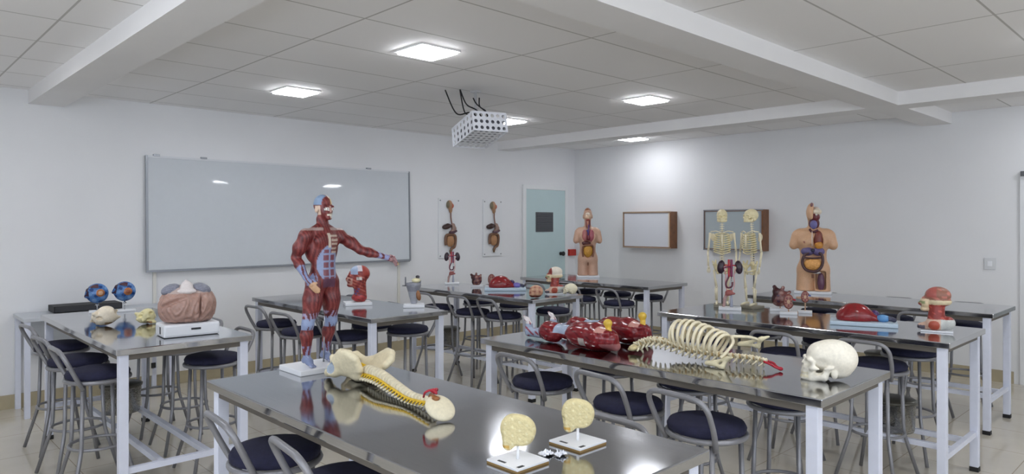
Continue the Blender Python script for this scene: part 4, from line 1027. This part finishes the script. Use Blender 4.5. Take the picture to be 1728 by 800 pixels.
# --- urinary system on a stand
M_kid = pmat('kidney_dark', (46, 24, 38), .3, var=.2)
def urinary(x, y, k, label):
    t = empty('urinary_model', (x, y, TZ), face_cam(x, y), label, 'anatomy model')
    at(t, 'base_plate', MB().box((0, 0, .011), (.17*k, .12*k, .022), None, .004), M_wplas)
    MB().tube([(.012, .012, .02), (.012, .012, .31*k)], .004, 8).build('stand_rod', M_rod, t)
    for q in (-1, 1):
        s = SDF((-.05, -.035, -.07), (.05, .035, .07), .004); s.ell((0, 0, 0), (.030, .022, .054), None).ell((-q*.030, 0, 0), (.014, .02, .018), None, .01, True)
        o = s.build('kidney', M_kid, t); o.location = (q*.066*k, 0, .335*k); o.rotation_euler = (0, q*-.12, 0); o.scale = (k, k, k)
    MB().tube(spline([(-.008, 0, .395*k), (-.007, 0, .33*k), (-.008, 0, .26*k)], 5), .0085*k, 10).tube(spline([(-.008, 0, .345*k), (-.03*k, -.004, .352*k), (-.055*k, 0, .338*k)], 4), .005*k, 7).tube(spline([(-.008, 0, .345*k), (.03*k, -.006, .35*k), (.055*k, 0, .338*k)], 4), .005*k, 7).build('aorta', M_artery, t)
    MB().tube(spline([(.012, 0, .395*k), (.012, 0, .33*k), (.012, 0, .26*k)], 5), .0095*k, 10).tube(spline([(.012, 0, .335*k), (-.02*k, -.012, .338*k), (-.052*k, -.004, .325*k)], 4), .0055*k, 7).build('vena_cava', pmat('vessel_maroon', (120, 30, 74), .35), t)
    for q in (-1, 1): MB().tube(spline([(q*.045*k, 0, .325*k), (q*.030*k, -.004, .27*k), (q*.034*k, -.004, .20*k), (q*.016*k, -.01, .135*k)], 5), .0035, 6).build('ureter', pmat('ureter_pink', (214, 150, 150), .4), t)
    MB().tube(spline([(-.008, -.006, .262*k), (-.03*k, -.01, .205*k), (-.016*k, -.014, .175*k), (.014*k, -.012, .185*k), (.02*k, -.01, .22*k)], 5), [.007]*21, 8).build('iliac_vessels', pmat('iliac_dark', (96, 30, 52), .35), t)
    s = SDF((-.07, -.05, .02), (.06, .05, .20), .004); s.ell((-.006, -.005, .135), (.030, .026, .024), None).chain([(-.02, -.005, .125), (-.04, -.004, .085), (-.046, 0, .026)], [.014, .012, .012], .008).ell((.02, 0, .128), (.022, .016, .010), None, .008)
    o = s.build('bladder', M_gloss, t, lambda V: np.where((V[:, 2] > .112)[:, None], lc(170, 96, 92), lc(184, 150, 146))); o.scale = (k, k, k)
    at(t, 'lower_support', MB().tube([(.012, .0, .02), (.012, 0, .12*k)], [.014, .006], 8), pmat('support_grey', (170, 174, 190), .4))
urinary(5.03, 2.77, 1.0, 'dark kidney and bladder model on a white stand between the two skeletons')
urinary(4.90, 6.08, .92, 'dark kidney and bladder model on a white stand in front of the left digestive panel')

# --- organ models on small stands
def organ(x, y, kind, label, k=1.0, h=.07, tilt=0.0, group=None):
    t = empty(kind, (x, y, TZ), face_cam(x, y), label, 'anatomy model', group)
    at(t, 'base_plate', MB().box((0, 0, .010), (.13*k, .09*k, .020), None, .003), M_wplas)
    MB().tube([(0, 0, .018), (0, 0, h+.015)], .0045, 8).build('stand_rod', pmat('rod_tan', (186, 150, 120), .4), t)
    if kind == 'heart_model':
        s = SDF((-.10, -.06, -.08), (.10, .06, .09), .0045); s.ell((0, 0, 0), (.052, .042, .058), rot(0, .5, 0)).ell((-.038, -.008, .030), (.032, .03, .028), None, .012).ell((.02, 0, .04), (.026, .024, .026), None, .012)
        s.cap((-.015, 0, .03), (-.02, 0, .075), .014, .012, .008).cap((.015, .01, .03), (.03, .01, .068), .012, .011, .008).cap((-.045, .0, .04), (-.07, 0, .052), .013, .013, .008)
        def cf(V):
            C = paint(V, (116, 66, 62)); n_ = np.sin(V[:, 0]*110+V[:, 2]*70)+np.sin(V[:, 2]*150-V[:, 0]*60+1)
            sm(C, n_ > .9, (150, 112, 104)); sm(C, n_ < -1.1, (70, 40, 60)); sm(C, V[:, 0] < -.03, (66, 30, 34)); return C
        o = s.build('heart', M_gloss, t, cf)
    elif kind == 'kidney_section':
        s = SDF((-.06, -.04, -.08), (.06, .04, .08), .004); s.ell((0, 0, 0), (.040, .022, .060), None).ell((.040, 0, 0), (.016, .02, .018), None, .01, True).box((0, -.03, 0), (.1, .018, .1), 0, None, .002, True)
        def cf(V):
            C = paint(V, (128, 66, 58)); r = np.hypot(V[:, 0]/.040, V[:, 2]/.060); a = np.arctan2(V[:, 2], V[:, 0])
            sm(C, (V[:, 1] < -.008) & (r < .78), (166, 112, 96)); sm(C, (V[:, 1] < -.008) & (r < .7) & (np.sin(a*7) > .2), (120, 52, 58)); sm(C, (V[:, 1] < -.008) & (r < .3), (206, 170, 140)); return C
        o = s.build('kidney', M_gloss, t, cf)
        MB().tube([(.028*k, 0, h+.07*k), (.052*k, 0, h+.064*k)], .006, 7).build('renal_vessel', M_artery if k > .9 else M_vein, t)
    o.location = (0, 0, h+.052*k); o.rotation_euler = (0, tilt, 0); o.scale = (k, k, k)
organ(5.40-.14, 2.47, 'heart_model', 'dark brown heart model on a white stand right of the skeletons', 1.15, .034, .5)
organ(5.10, 2.33, 'kidney_section', 'brown kidney section on a stand right of the dark heart, nearer the edge', .95, .045)
organ(5.25, 2.27, 'kidney_section', 'small dark kidney section on a stand below the pale torso', .75, .085)
organ(4.90, 5.66, 'heart_model', 'brown heart model on a white stand left of the red liver below the wall panels', 1.0, .012, .2)
organ(4.97, 5.50, 'kidney_section', 'brown open heart half on a white stand below the right digestive panel', 1.0, .03)

def liver(x, y, label, bulbs, k=1.0):
    t = empty('liver_model', (x, y, TZ), face_cam(x, y), label, 'anatomy model')
    at(t, 'base_tray', MB().box((.0, 0, .014), (.42*k, .20*k, .028), None, .006), pmat('tray_blue', (196, 214, 228), .35))
    s = SDF((-.22, -.12, .02), (.22, .12, .18), .005)
    s.ell((-.050, 0, .060), (.108, .075, .088), None).ell((-.10, 0, .05), (.07, .07, .055), None, .02).cap((-.03, 0, .075), (.085, 0, .045), .045, .022, .03)
    s.box((0, 0, .0), (.3, .3, .029), 0, None, 0, True)
    s.build('liver', M_gloss, t, lambda V: np.where((np.sin(V[:, 0]*60+V[:, 1]*30) > .9)[:, None], lc(128, 36, 36), lc(138, 32, 36)))
    MB().ell((.065, .015, .070), (.032, .03, .034), rot(0, .4, 0)).build('spleen', pmat('spleen_purple', (62, 34, 86), .3), t)
    s = SDF((.05, -.06, .02), (.21, .06, .12), .004); s.ell((.115, -.005, .052), (.038, .030, .026), None).chain([(.14, -.005, .05), (.165, 0, .05), (.185, .01, .042)], [.020, .014, .016], .01)
    s.build('pancreas', M_gloss, t, lambda V: np.where((V[:, 0] > .150)[:, None], lc(70, 70, 90), lc(*bulbs)))
    t.scale = (k, k, k)
    return t
liver(4.93, 1.74, 'red liver model with a blue bulb on a pale tray, skeleton table', (96, 150, 200), .98)
liver(4.86, 5.17, 'red liver model with purple end on a pale tray, below the wall panels', (126, 116, 190), 1.0)

# --- heads cut open
def cut_head(x, y, turn, label, variant, k=1.0):
    t = empty('head_section', (x, y, TZ), face_cam(x, y, turn), label, 'anatomy model')
    bm = M_wplas
    if variant == 'mus':
        MB().box((0, 0, .012), (.20, .15, .024), None, .004).build('base_plate', bm, t)
        s = SDF((-.13, -.10, .022), (.13, .10, .32), .0048)
        s.ell((.015, 0, .235), (.078, .058, .066), None).ell((-.040, 0, .195), (.042, .044, .052), None, .015).ell((-.078, 0, .195), (.012, .010, .014), None, .008).ell((-.052, 0, .152), (.028, .030, .018), None, .012)
        s.cap((.015, 0, .17), (.022, 0, .06), .048, .046, .02).ell((.01, 0, .055), (.055, .060, .032), None, .015)
        for q in (-1, 1): s.cap((.03, q*.052, .20), (-.005, q*.03, .06), .013, .012, .01); s.ell((.012, q*.058, .205), (.014, .006, .02), None, .004)
        s.ell((-.072, -.022, .212), (.013, .012, .009), None, .004, True)
        s.box((0, 0, -.07), (.3, .3, .094), 0, None, 0, True)
        def cf(V):
            x_, y_, z_ = V.T; C = paint(V, (150, 56, 48)); st = np.sin(x_*120+z_*260)+np.sin(y_*200+z_*90)
            sm(C, st > 1.0, (190, 110, 96)); sm(C, st < -1.2, (110, 36, 44))
            sm(C, (z_ > .255) & (x_ < .03), (206, 200, 206)); sm(C, (z_ > .235) & (x_ < -.005) & (x_ > -.055), (160, 176, 204)); sm(C, (z_ > .225) & (x_ > .03), (164, 62, 52))
            sm(C, (x_ < -.045) & (z_ > .155) & (z_ < .215) & (st > -.4), (196, 150, 136)); sm(C, (np.abs(x_-.005) < .02) & (z_ > .19) & (z_ < .212), (226, 220, 214))
            sm(C, (z_ < .13) & (z_ > .05) & (x_ < .01) & (st > .2), (80, 70, 130)); sm(C, (z_ < .075) & (st > -.2), (176, 52, 54)); sm(C, (x_ < -.03) & (z_ < .12) & (z_ > .09), (196, 120, 90)); return C
        s.build('head', M_model, t, cf)
    else:
        MB().box((.01, 0, .006), (.19, .13, .012), None, .003).build('base_plate', pmat('clear_base', (226, 228, 232), .15) if variant == 'big' else bm, t)
        s = SDF((-.13, -.075, .010), (.13, .075, .31), .0048)
        s.ell((.018, 0, .248), (.078, .055, .058), None); s.ell((.026, 0, .205), (.074, .056, .034), None, .010)
        s.ell((-.056, 0, .195), (.034, .040, .044), None, .015).ell((-.088, 0, .188), (.014, .010, .013), None, .008).ell((-.060, 0, .150), (.028, .030, .018), None, .008)
        s.cap((.016, 0, .19), (.004, 0, .07), .044, .052, .010)
        s.cap((-.08, 0, .028), (.075, 0, .060), .026, .045, .02).ell((.0, -.02, .05), (.055, .045, .045), None, .01)
        s.box((0, 0, -.07), (.3, .3, .082), 0, None, 0, True)
        tint = (152, 102, 84) if variant == 'big' else (232, 222, 206)
        def cf(V):
            x_, y_, z_ = V.T; C = paint(V, (150, 54, 46)); st = np.sin(x_*90+z_*170)+np.sin(y_*160-z_*120)
            sm(C, st > 1.1, (196, 86, 72))
            sm(C, z_ > .185, (224, 208, 172)); sm(C, (z_ > .215) & (x_ > -.065), tint)
            if variant == 'big': sm(C, (z_ > .222) & (st > .6), (196, 122, 108)); sm(C, (z_ > .235) & (x_ < .01) & (x_ > -.05), (176, 92, 84))
            else: sm(C, (z_ > .215) & (x_ < -.03), (150, 60, 54))
            sm(C, (x_ < -.035) & (z_ > .135) & (z_ < .222), (222, 200, 164)); sm(C, (x_ < -.06) & (z_ > .188) & (z_ < .205) & (st > -.3), (150, 158, 110)); sm(C, (x_ < -.08) & (z_ < .19) & (z_ > .17), (156, 60, 50))
            sm(C, z_ < .085, (222, 186, 164)); sm(C, (z_ < .075) & (np.hypot(x_+.005, z_-.045) < .034), (184, 84, 62)); sm(C, (x_ > .035) & (z_ < .085), (206, 208, 204)); sm(C, (x_ < -.06) & (z_ < .04), (90, 84, 96)); return C
        s.build('head', M_model, t, cf)
    t.scale = (k, k, k)
cut_head(3.095, 5.095, .15, 'red muscle head model on white base beside the raised arm of the figure', 'mus', 1.1)
cut_head(4.965, 1.325, .0, 'head model cut open with brown brain on red neck, right end of the skeleton table', 'big', .92)
cut_head(4.93, 4.56, .2, 'head model cut open with white top on red neck, table below the wall panels', 'small', .86)

# --- larynx
t = empty('larynx_model', (3.335, 4.63, TZ), face_cam(3.335, 4.63), 'grey larynx model with a yellow top on a white base behind the raised arm', 'anatomy model')
at(t, 'base_plate', MB().box((0, 0, .014), (.17, .13, .028), None, .005), M_wplas)
s = SDF((-.08, -.06, .026), (.08, .06, .235), .004)
s.chain([(0, 0, .04), (.0, 0, .10), (-.004, 0, .175)], [.026, .040, .058], .01); s.box((0, 0, .245), (.2, .2, .045), 0, None, .004, True); s.ell((0, -.0, .21), (.046, .04, .03), None, .004, True); s.box((0, 0, -.0), (.2, .2, .028), 0, None, 0, True)
s.cap((.045, 0, .17), (.050, 0, .215), .011, .008, .008); s.cap((-.045, 0, .17), (-.062, 0, .19), .010, .007, .008)
s.build('cartilage', M_model, t, lambda V: np.where((V[:, 2] > .13)[:, None], lc(140, 142, 152), lc(166, 168, 176)))
MB().ell((.018, -.01, .218), (.036, .026, .020)).build('hyoid_fat', pmat('hyoid_yellow', (228, 220, 180), .4), t)
MB().ell((.030, -.006, .246), (.017, .014, .014)).build('epiglottis', pmat('epiglottis_dark', (66, 64, 70), .4), t)
MB().ell((.034, -.030, .100), (.020, .016, .046), rot(0, -.25, 0)).build('thyroid', pmat('thyroid_brown', (150, 100, 62), .35, var=.3), t)
MB().tube([(-.066, 0, .17), (-.068, 0, .245)], .006, 8).build('horn', pmat('horn_grey', (112, 114, 122), .4), t)
MB().tube([(-.066, 0, .175), (-.092, -.01, .175)], .005, 8).build('screw', M_tube, t)

# --- small skull pieces at the end of the wall panel table
t = empty('flesh_head', (4.55, 4.43, TZ), face_cam(4.55, 4.43), 'round pinkish brown ball shaped head piece at the table end under the door', 'anatomy model')
s = SDF((-.08, -.07, -.002), (.08, .07, .13), .0045); s.ell((0, 0, .060), (.064, .055, .058), None).ell((-.035, -.01, .04), (.03, .035, .035), None, .01).ell((-.03, -.05, .06), (.012, .012, .008), None, .004, True).box((0, 0, -.04), (.2, .2, .041), 0, None, 0, True)
def cf(V):
    C = paint(V, (196, 150, 122)); st = np.sin(V[:, 0]*150)+np.sin(V[:, 2]*140+V[:, 1]*80); sm(C, st > 1, (212, 172, 140)); sm(C, V[:, 2] < .028, (120, 62, 50)); sm(C, (st < -1.1), (158, 96, 80)); return C
s.build('head_piece', M_model, t, cf)
t = empty('small_skull', (4.98, 4.40, TZ), face_cam(4.98, 4.40, .4), 'small cream skull piece beside the cut head with a white top', 'anatomy model')
skull_sdf(.62, False, 1, .0042).build('cranium', M_bone, t, lambda V: paint(V, (238, 230, 202)))

# --- giant brain on its base
t = empty('giant_brain', (1.52, 4.46, TZ), face_cam(1.52, 4.46, -.0), 'giant pinkish brown brain model on a thick white base at the far left table', 'anatomy model')
BR = math.radians(15)
bs = MB().box((0, .0, .04), (.32, .20, .078), rot(0, 0, BR), .014); at(t, 'base', bs, M_wplas)
lb = MB().box(tuple(rot(0, 0, BR) @ Vector((.02, -.1005, .045))), (.055, .003, .012), rot(0, 0, BR)).box(tuple(rot(0, 0, BR) @ Vector((-.1605, -.02, .040))), (.003, .022, .042), rot(0, 0, BR)); 
at(t, 'front_mark', MB().box(tuple(rot(0, 0, BR) @ Vector((.02, -.1005, .045))), (.055, .003, .012), rot(0, 0, BR)), M_label)
at(t, 'side_mark', MB().box(tuple(rot(0, 0, BR) @ Vector((-.1605, -.02, .040))), (.003, .022, .042), rot(0, 0, BR), .001), M_label)
s = SDF((-.21, -.17, .06), (.21, .17, .34), .0055)
s.ell((-.036, 0, .178), (.128, .135, .118), None); s.ell((.072, .01, .176), (.088, .125, .112), None, .03); s.ell((-.01, 0, .130), (.140, .115, .075), None, .03)
s.ell((.0, .02, .24), (.10, .09, .055), None, .03)
s.box((.062, -.125, .17), (.0045, .045, .105), .002, rot(-.12, 0, -.25), .012, True)
s.chain([(-.160, -.064, .165), (-.10, -.108, .200), (-.03, -.122, .230), (.05, -.106, .256)], [.011, .012, .012, .010], .010, True)
s.box((0, 0, .02), (.3, .3, .064), 0, None, .006, True)
def gyri(V, F):
    out = V.copy(); c = A3([0, 0, .17])
    for i, p in enumerate(V):
        q = Vector(p)*1.0; wv = noise.noise_vector(q*14)*.02
        n_ = math.sin(noise.noise(Vector((q.x*16, q.y*16, q.z*9)))*16+wv.x*60)*1.4
        d = (p-c)/max(np.linalg.norm(p-c), 1e-6); out[i] = p + d*(.0022*(abs(n_)**.5)*(1 if n_ > 0 else -1))
    return out
def cf(V):
    C = paint(V, (174, 140, 128)); n_ = np.sin(V[:, 0]*140+V[:, 1]*60)+np.sin(V[:, 2]*150+V[:, 0]*50); sm(C, n_ < -1.5, (166, 128, 114)); sm(C, n_ > 1.6, (184, 146, 130)); sm(C, V[:, 2] > .258, (190, 172, 166)); return C
s.build('cerebrum', M_model, t, cf, gyri)
for q, x_ in ((-1, -.105), (1, .085)):
    s = SDF((x_-.09, -.10, .19), (x_+.09, .12, .34), .005); s.ell((x_*.9, .0, .276), (.056, .070, .034), rot(0, q*.35, 0))
    s.build('cerebellum', vcol_mat('cerebellum', .5, .8, 90) if 'cerebellum' not in MATS else MATS['cerebellum'], t, lambda V: np.where((np.sin(V[:, 2]*700+V[:, 0]*100) > 0)[:, None], lc(150, 152, 166), lc(122, 124, 140)))
s = SDF((-.09, -.11, .21), (.08, .06, .37), .004); s.chain([(-.006, -.05, .27), (-.006, -.03, .296), (-.010, -.01, .326)], [.042, .034, .010], .01).ell((-.006, -.075, .270), (.055, .03, .018), None, .008)
s.build('brain_stem', M_model, t, lambda V: paint(V, (224, 216, 214)))

# --- blue eye models
def eye(x, y, h, tilt, label):
    t = empty('eye_model', (x, y, TZ), face_cam(x, y), label, 'anatomy model', 'blue eye models at the far end of the brain table')
    at(t, 'base_plate', MB().box((.01, 0, .008), (.13, .08, .016), None, .003), M_wplas)
    MB().tube([(0, 0, .014), (0, 0, h-.07)], .004, 8).lathe([(.016, h-.092), (.006, h-.080)], (0, 0, 0), 10).build('stand_rod', M_rod, t)
    s = SDF((-.10, -.10, -.10), (.10, .10, .10), .0045)
    s.ell((0, 0, 0), (.076, .056, .076), None).ell((.020, -.046, .006), (.028, .018, .028), None, .006)
    s.cap((-.06, -.03, .03), (-.074, -.01, -.02), .014, .012, .01); s.cap((-.03, -.040, .052), (.0, -.046, .045), .013, .009, .008)
    def cf(V):
        C = paint(V, (76, 124, 186)); st = np.sin(V[:, 0]*90+V[:, 2]*60)+np.sin(V[:, 2]*110-V[:, 0]*40+tilt); sm(C, st > .9, (110, 154, 206)); sm(C, st < -1.0, (34, 70, 130))
        r = np.hypot(V[:, 0]-.022, V[:, 2]-.006); f = V[:, 1] < -.02
        sm(C, f & (r < .029), (176, 112, 64)); sm(C, f & (r < .016), (206, 164, 130) if tilt < .5 else (150, 80, 46))
        sm(C, (V[:, 0] < -.055) & (st > -.2), (60, 40, 60)); sm(C, (V[:, 2] > .045) & (V[:, 0] < .01) & f, (84, 52, 62)); return C
    o = s.build('eyeball', M_gloss, t, cf); o.location = (0, 0, h); o.rotation_euler = (0, tilt*.2, 0)
eye(1.392, 6.03, .146, 0.0, 'blue eye model with a pale brown centre, left one, above the cream bones')
eye(1.562, 5.955, .156, 1.0, 'blue eye model with an orange centre, right one, beside the giant brain')

# --- cream bone pieces
def bones(x, y, k, seed, col, label):
    t = empty('skull_bones', (x, y, TZ), face_cam(x, y), label, 'anatomy model')
    r = random.Random(seed); s = SDF((-.12, -.10, -.002), (.12, .10, .16), .0045)
    s.ell((0, 0, .055), (.070, .055, .050), None).ell((.01, -.01, .085), (.048, .042, .038), None, .012)
    for i in range(11):
        a = r.uniform(0, 2*PI); h = r.uniform(.012, .08); rr = r.uniform(.055, .085)
        s.cap((math.cos(a)*rr*.6, math.sin(a)*rr*.5, h), (math.cos(a)*rr, math.sin(a)*rr*.75, max(.012, h+r.uniform(-.02, .02))), r.uniform(.012, .018), r.uniform(.007, .012), .008)
    for i in range(5): 
        a = r.uniform(PI, 2*PI); s.ell((math.cos(a)*.055, math.sin(a)*.050, r.uniform(.03, .09)), (.016, .016, .012), None, .005, True)
    s.chain([(-.03, -.06, .10), (0, -.065, .08), (.01, -.06, .05), (-.02, -.06, .03)], [.003]*4, .003, True)
    s.box((0, 0, -.03), (.2, .2, .031), 0, None, 0, True)
    o = s.build('bone_cluster', M_bone, t, lambda V: np.where(((V[:, 2] < .025) & (np.sin(V[:, 0]*70) > .2))[:, None], lc(176, 140, 96), lc(*col))); t.scale = (k, k, k)
bones(1.245, 5.21, 1.08, 5, (238, 226, 204), 'cream lump of skull bones on the far left table, in front of the eye models')
bones(1.475, 5.12, .85, 9, (236, 226, 174), 'yellowish lump of skull bones directly left of the giant brain')

# --- digestive system wall panels
M_panel = pmat('relief_board', (226, 228, 230), .3)
def digestive(xc, label):
    t = empty('digestive_panel', (xc, YL, 1.535), 0, label, 'wall relief', 'digestive system reliefs between the whiteboard and the door')
    at(t, 'board', MB().bb(-.18, .18, -.018, -.001, -.40, .40, .004), M_panel)
    sc = MB()
    for q in (-1, 1):
        for z in (-.37, .37): MB().lathe([(.009, 0), (.009, .004), (.003, .006)], (q*.155, -.018, z), 10, rot(PI/2)).build('screw', M_tube, t)
    s = SDF((-.08, -.09, .17), (.08, .0, .40), .005); s.ell((-.01, -.03, .315), (.048, .035, .060), None).ell((.01, -.03, .25), (.024, .028, .05), None, .02).ell((.024, -.05, .30), (.022, .02, .03), None, .01).box((0, .03, .3), (.2, .042, .2), 0, None, 0, True)
    def cf(V):
        C = paint(V, (170, 134, 104)); sm(C, (V[:, 0] > .012) & (V[:, 2] > .26), (186, 96, 76)); sm(C, (V[:, 0] < -.03) & (V[:, 2] > .27), (120, 110, 86)); return C
    s.build('head_section', M_model, t, cf)
    at(t, 'oesophagus', MB().tube(spline([(.012, -.035, .22), (.012, -.035, .15), (.022, -.035, .09), (.030, -.04, .05)], 5), .009, 8), pmat('oesophagus_brown', (128, 92, 76), .4))
    s = SDF((-.15, -.10, -.06), (.12, .0, .10), .005); s.ell((-.065, -.035, .020), (.066, .045, .036), rot(0, -.15, 0)).cap((-.04, -.035, .035), (.03, -.035, .030), .03, .014, .02)
    s.build('liver', pmat('liver_dark', (62, 40, 36), .3, var=.2), t)
    s = SDF((-.03, -.09, -.09), (.12, .0, .09), .005); s.chain([(.045, -.04, .04), (.058, -.042, -.005), (.03, -.042, -.045), (-.005, -.04, -.05)], [.028, .032, .024, .014], .015)
    s.build('stomach', pmat('stomach_grey', (150, 124, 112), .4, var=.15), t)
    at(t, 'pancreas', MB().tube(spline([(-.03, -.06, -.06), (.03, -.066, -.055), (.085, -.06, -.035)], 5), [.018]*11, 8), pmat('pancreas_plum', (84, 56, 66), .4))
    cp = [(-.075, -.04, -.225), (-.082, -.04, -.17), (-.075, -.045, -.10), (-.02, -.05, -.085), (.05, -.05, -.09), (.082, -.045, -.12), (.085, -.04, -.20), (.06, -.045, -.255), (.02, -.045, -.27), (.0, -.04, -.32)]
    at(t, 'colon', MB().tube(spline(cp, 5), .0185, 10), pmat('colon_umber', (120, 86, 64), .4, var=.25))
    s = SDF((-.09, -.09, -.27), (.09, .0, -.07), .0055); s.ell((0, -.035, -.17), (.066, .040, .080), None)
    s.build('small_intestine', vcol_mat('bowel', .4, 1.0, 60) if 'bowel' not in MATS else MATS['bowel'], t, lambda V: paint(V, (176, 130, 90)))
    at(t, 'rectum', MB().tube([(0, -.04, -.29), (.004, -.04, -.345)], [.016, .013], 10), pmat('rectum_olive', (110, 92, 62), .4))
digestive(5.855, 'digestive organs wall panel nearer the whiteboard')
digestive(6.64, 'digestive organs wall panel nearer the mint door')

# --- projector in its cage
PC = (4.03, 4.67); PR = math.radians(-17); PP = -.21
t = empty('projector_cage', (PC[0], PC[1], CEIL), PR, 'white perforated projector cage hanging from the ceiling with black cables', 'projector')
t.rotation_euler = (PP, 0, PR)
L_, W_, H_ = .46, .31, .165; zc = -.365
def perforated(mb, o, u, v, nu, nv, nrm, th=.003, r=.31):
    """a sheet with round holes: one ring of faces around each hole"""
    o, u, v, nrm = Vector(o), Vector(u), Vector(v), Vector(nrm)
    for i in range(nu):
        for j in range(nv):
            c = o+u*((i+.5)/nu)+v*((j+.5)/nv); hu, hv = u/nu/2, v/nv/2; rad = min(hu.length, hv.length)*2*r
            un, vn = u.normalized(), v.normalized(); vs = []; fs = []; N = 16
            for layer in (0, 1):
                off = nrm*(-th*layer)
                for q in range(N):
                    a = 2*PI*q/N; ca, sa = math.cos(a), math.sin(a); m = max(abs(ca), abs(sa))
                    vs.append(c+off+un*rad*ca+vn*rad*sa); vs.append(c+off+hu*(ca/m)+hv*(sa/m))
            for q in range(N):
                q2 = (q+1) % N; fs.append((2*q, 2*q+1, 2*q2+1, 2*q2)); b = 2*N
                fs.append((b+2*q, b+2*q2, b+2*q2+1, b+2*q+1)); fs.append((2*q, 2*q2, b+2*q2, b+2*q))
            mb.add(vs, fs, False)
M_cage = pmat('cage_white', (228, 230, 236), .4)
hl, hw = L_/2, W_/2; z0, z1 = zc-H_/2, zc+H_/2
sd_ = MB()
perforated(sd_, (-hw, -hl, z0), (0, L_, 0), (0, 0, H_), 6, 3, (-1, 0, 0)); at(t, 'side_sheet', sd_, M_cage); sd_ = MB()
perforated(sd_, (hw, -hl, z0), (0, L_, 0), (0, 0, H_), 6, 3, (1, 0, 0)); at(t, 'side_sheet', sd_, M_cage); sd_ = MB()
perforated(sd_, (-hw, -hl, z0), (W_, 0, 0), (0, 0, H_), 6, 3, (0, -1, 0)); at(t, 'end_sheet', sd_, M_cage); sd_ = MB()
perforated(sd_, (-hw, -hl, z0), (W_, 0, 0), (0, L_, 0), 6, 8, (0, 0, -1)); at(t, 'bottom_sheet', sd_, M_cage)
ed = MB()
for sx in (-1, 1):
    for sy in (-1, 1): ed.bb(sx*hw-.005, sx*hw+.005, sy*hl-.005, sy*hl+.005, z0, z1)
    for z in (z0, z1): ed.bb(sx*hw-.005, sx*hw+.005, -hl, hl, z-.004, z+.004)
for sy in (-1, 1):
    for z in (z0, z1): ed.bb(-hw, hw, sy*hl-.005, sy*hl+.005, z-.004, z+.004)
at(t, 'cage_frame', ed, M_cage)
pl = at(t, 'mount_pole', MB().tube([(0, 0, -.004), (0, 0, z1-.02)], .011, 12).lathe([(.05, -.010), (.05, -.001)], (0, 0, 0), 20), pmat('pole_grey', (188, 188, 190), .4)); pl.rotation_euler = (-PP, 0, 0)
at(t, 'hanger', MB().bb(-.10, .10, -.10, .02, z1-.04, z1-.025), M_cage)
pj = MB().bb(-.14, .14, -.20, .20, z0+.02, z1-.04, .012); pj = at(t, 'projector', pj, pmat('projector_grey', (120, 122, 128), .45))
MB().lathe([(.035, 0), (.038, .012), (.028, .016), (.020, .008)], (.05, .20, zc-.01), 18, rot(-PI/2)).build('lens', M_black, pj)
cb = MB()
for a, b, sag in (((-.28, .02, -.008), (-.02, -.05, z1-.02), -.10), ((-.17, -.05, -.02), (.02, -.06, z1-.02), -.02), ((-.17, -.045, -.02), (-.02, -.04, z1-.03), -.09), ((-.02, .02, -.06), (.09, -.06, z1-.02), .03), ((.02, -.02, -.07), (.05, -.10, z1-.02), .0)):
    a, b = Vector(a), Vector(b); m = a.lerp(b, .4)+Vector((-.03, 0, sag)); m2 = a.lerp(b, .75)+Vector((0, 0, .03+sag*.2))
    cable = MB().tube(spline([a, m, m2, b], 7), .006, 7); at(t, 'cable', cable, M_black)
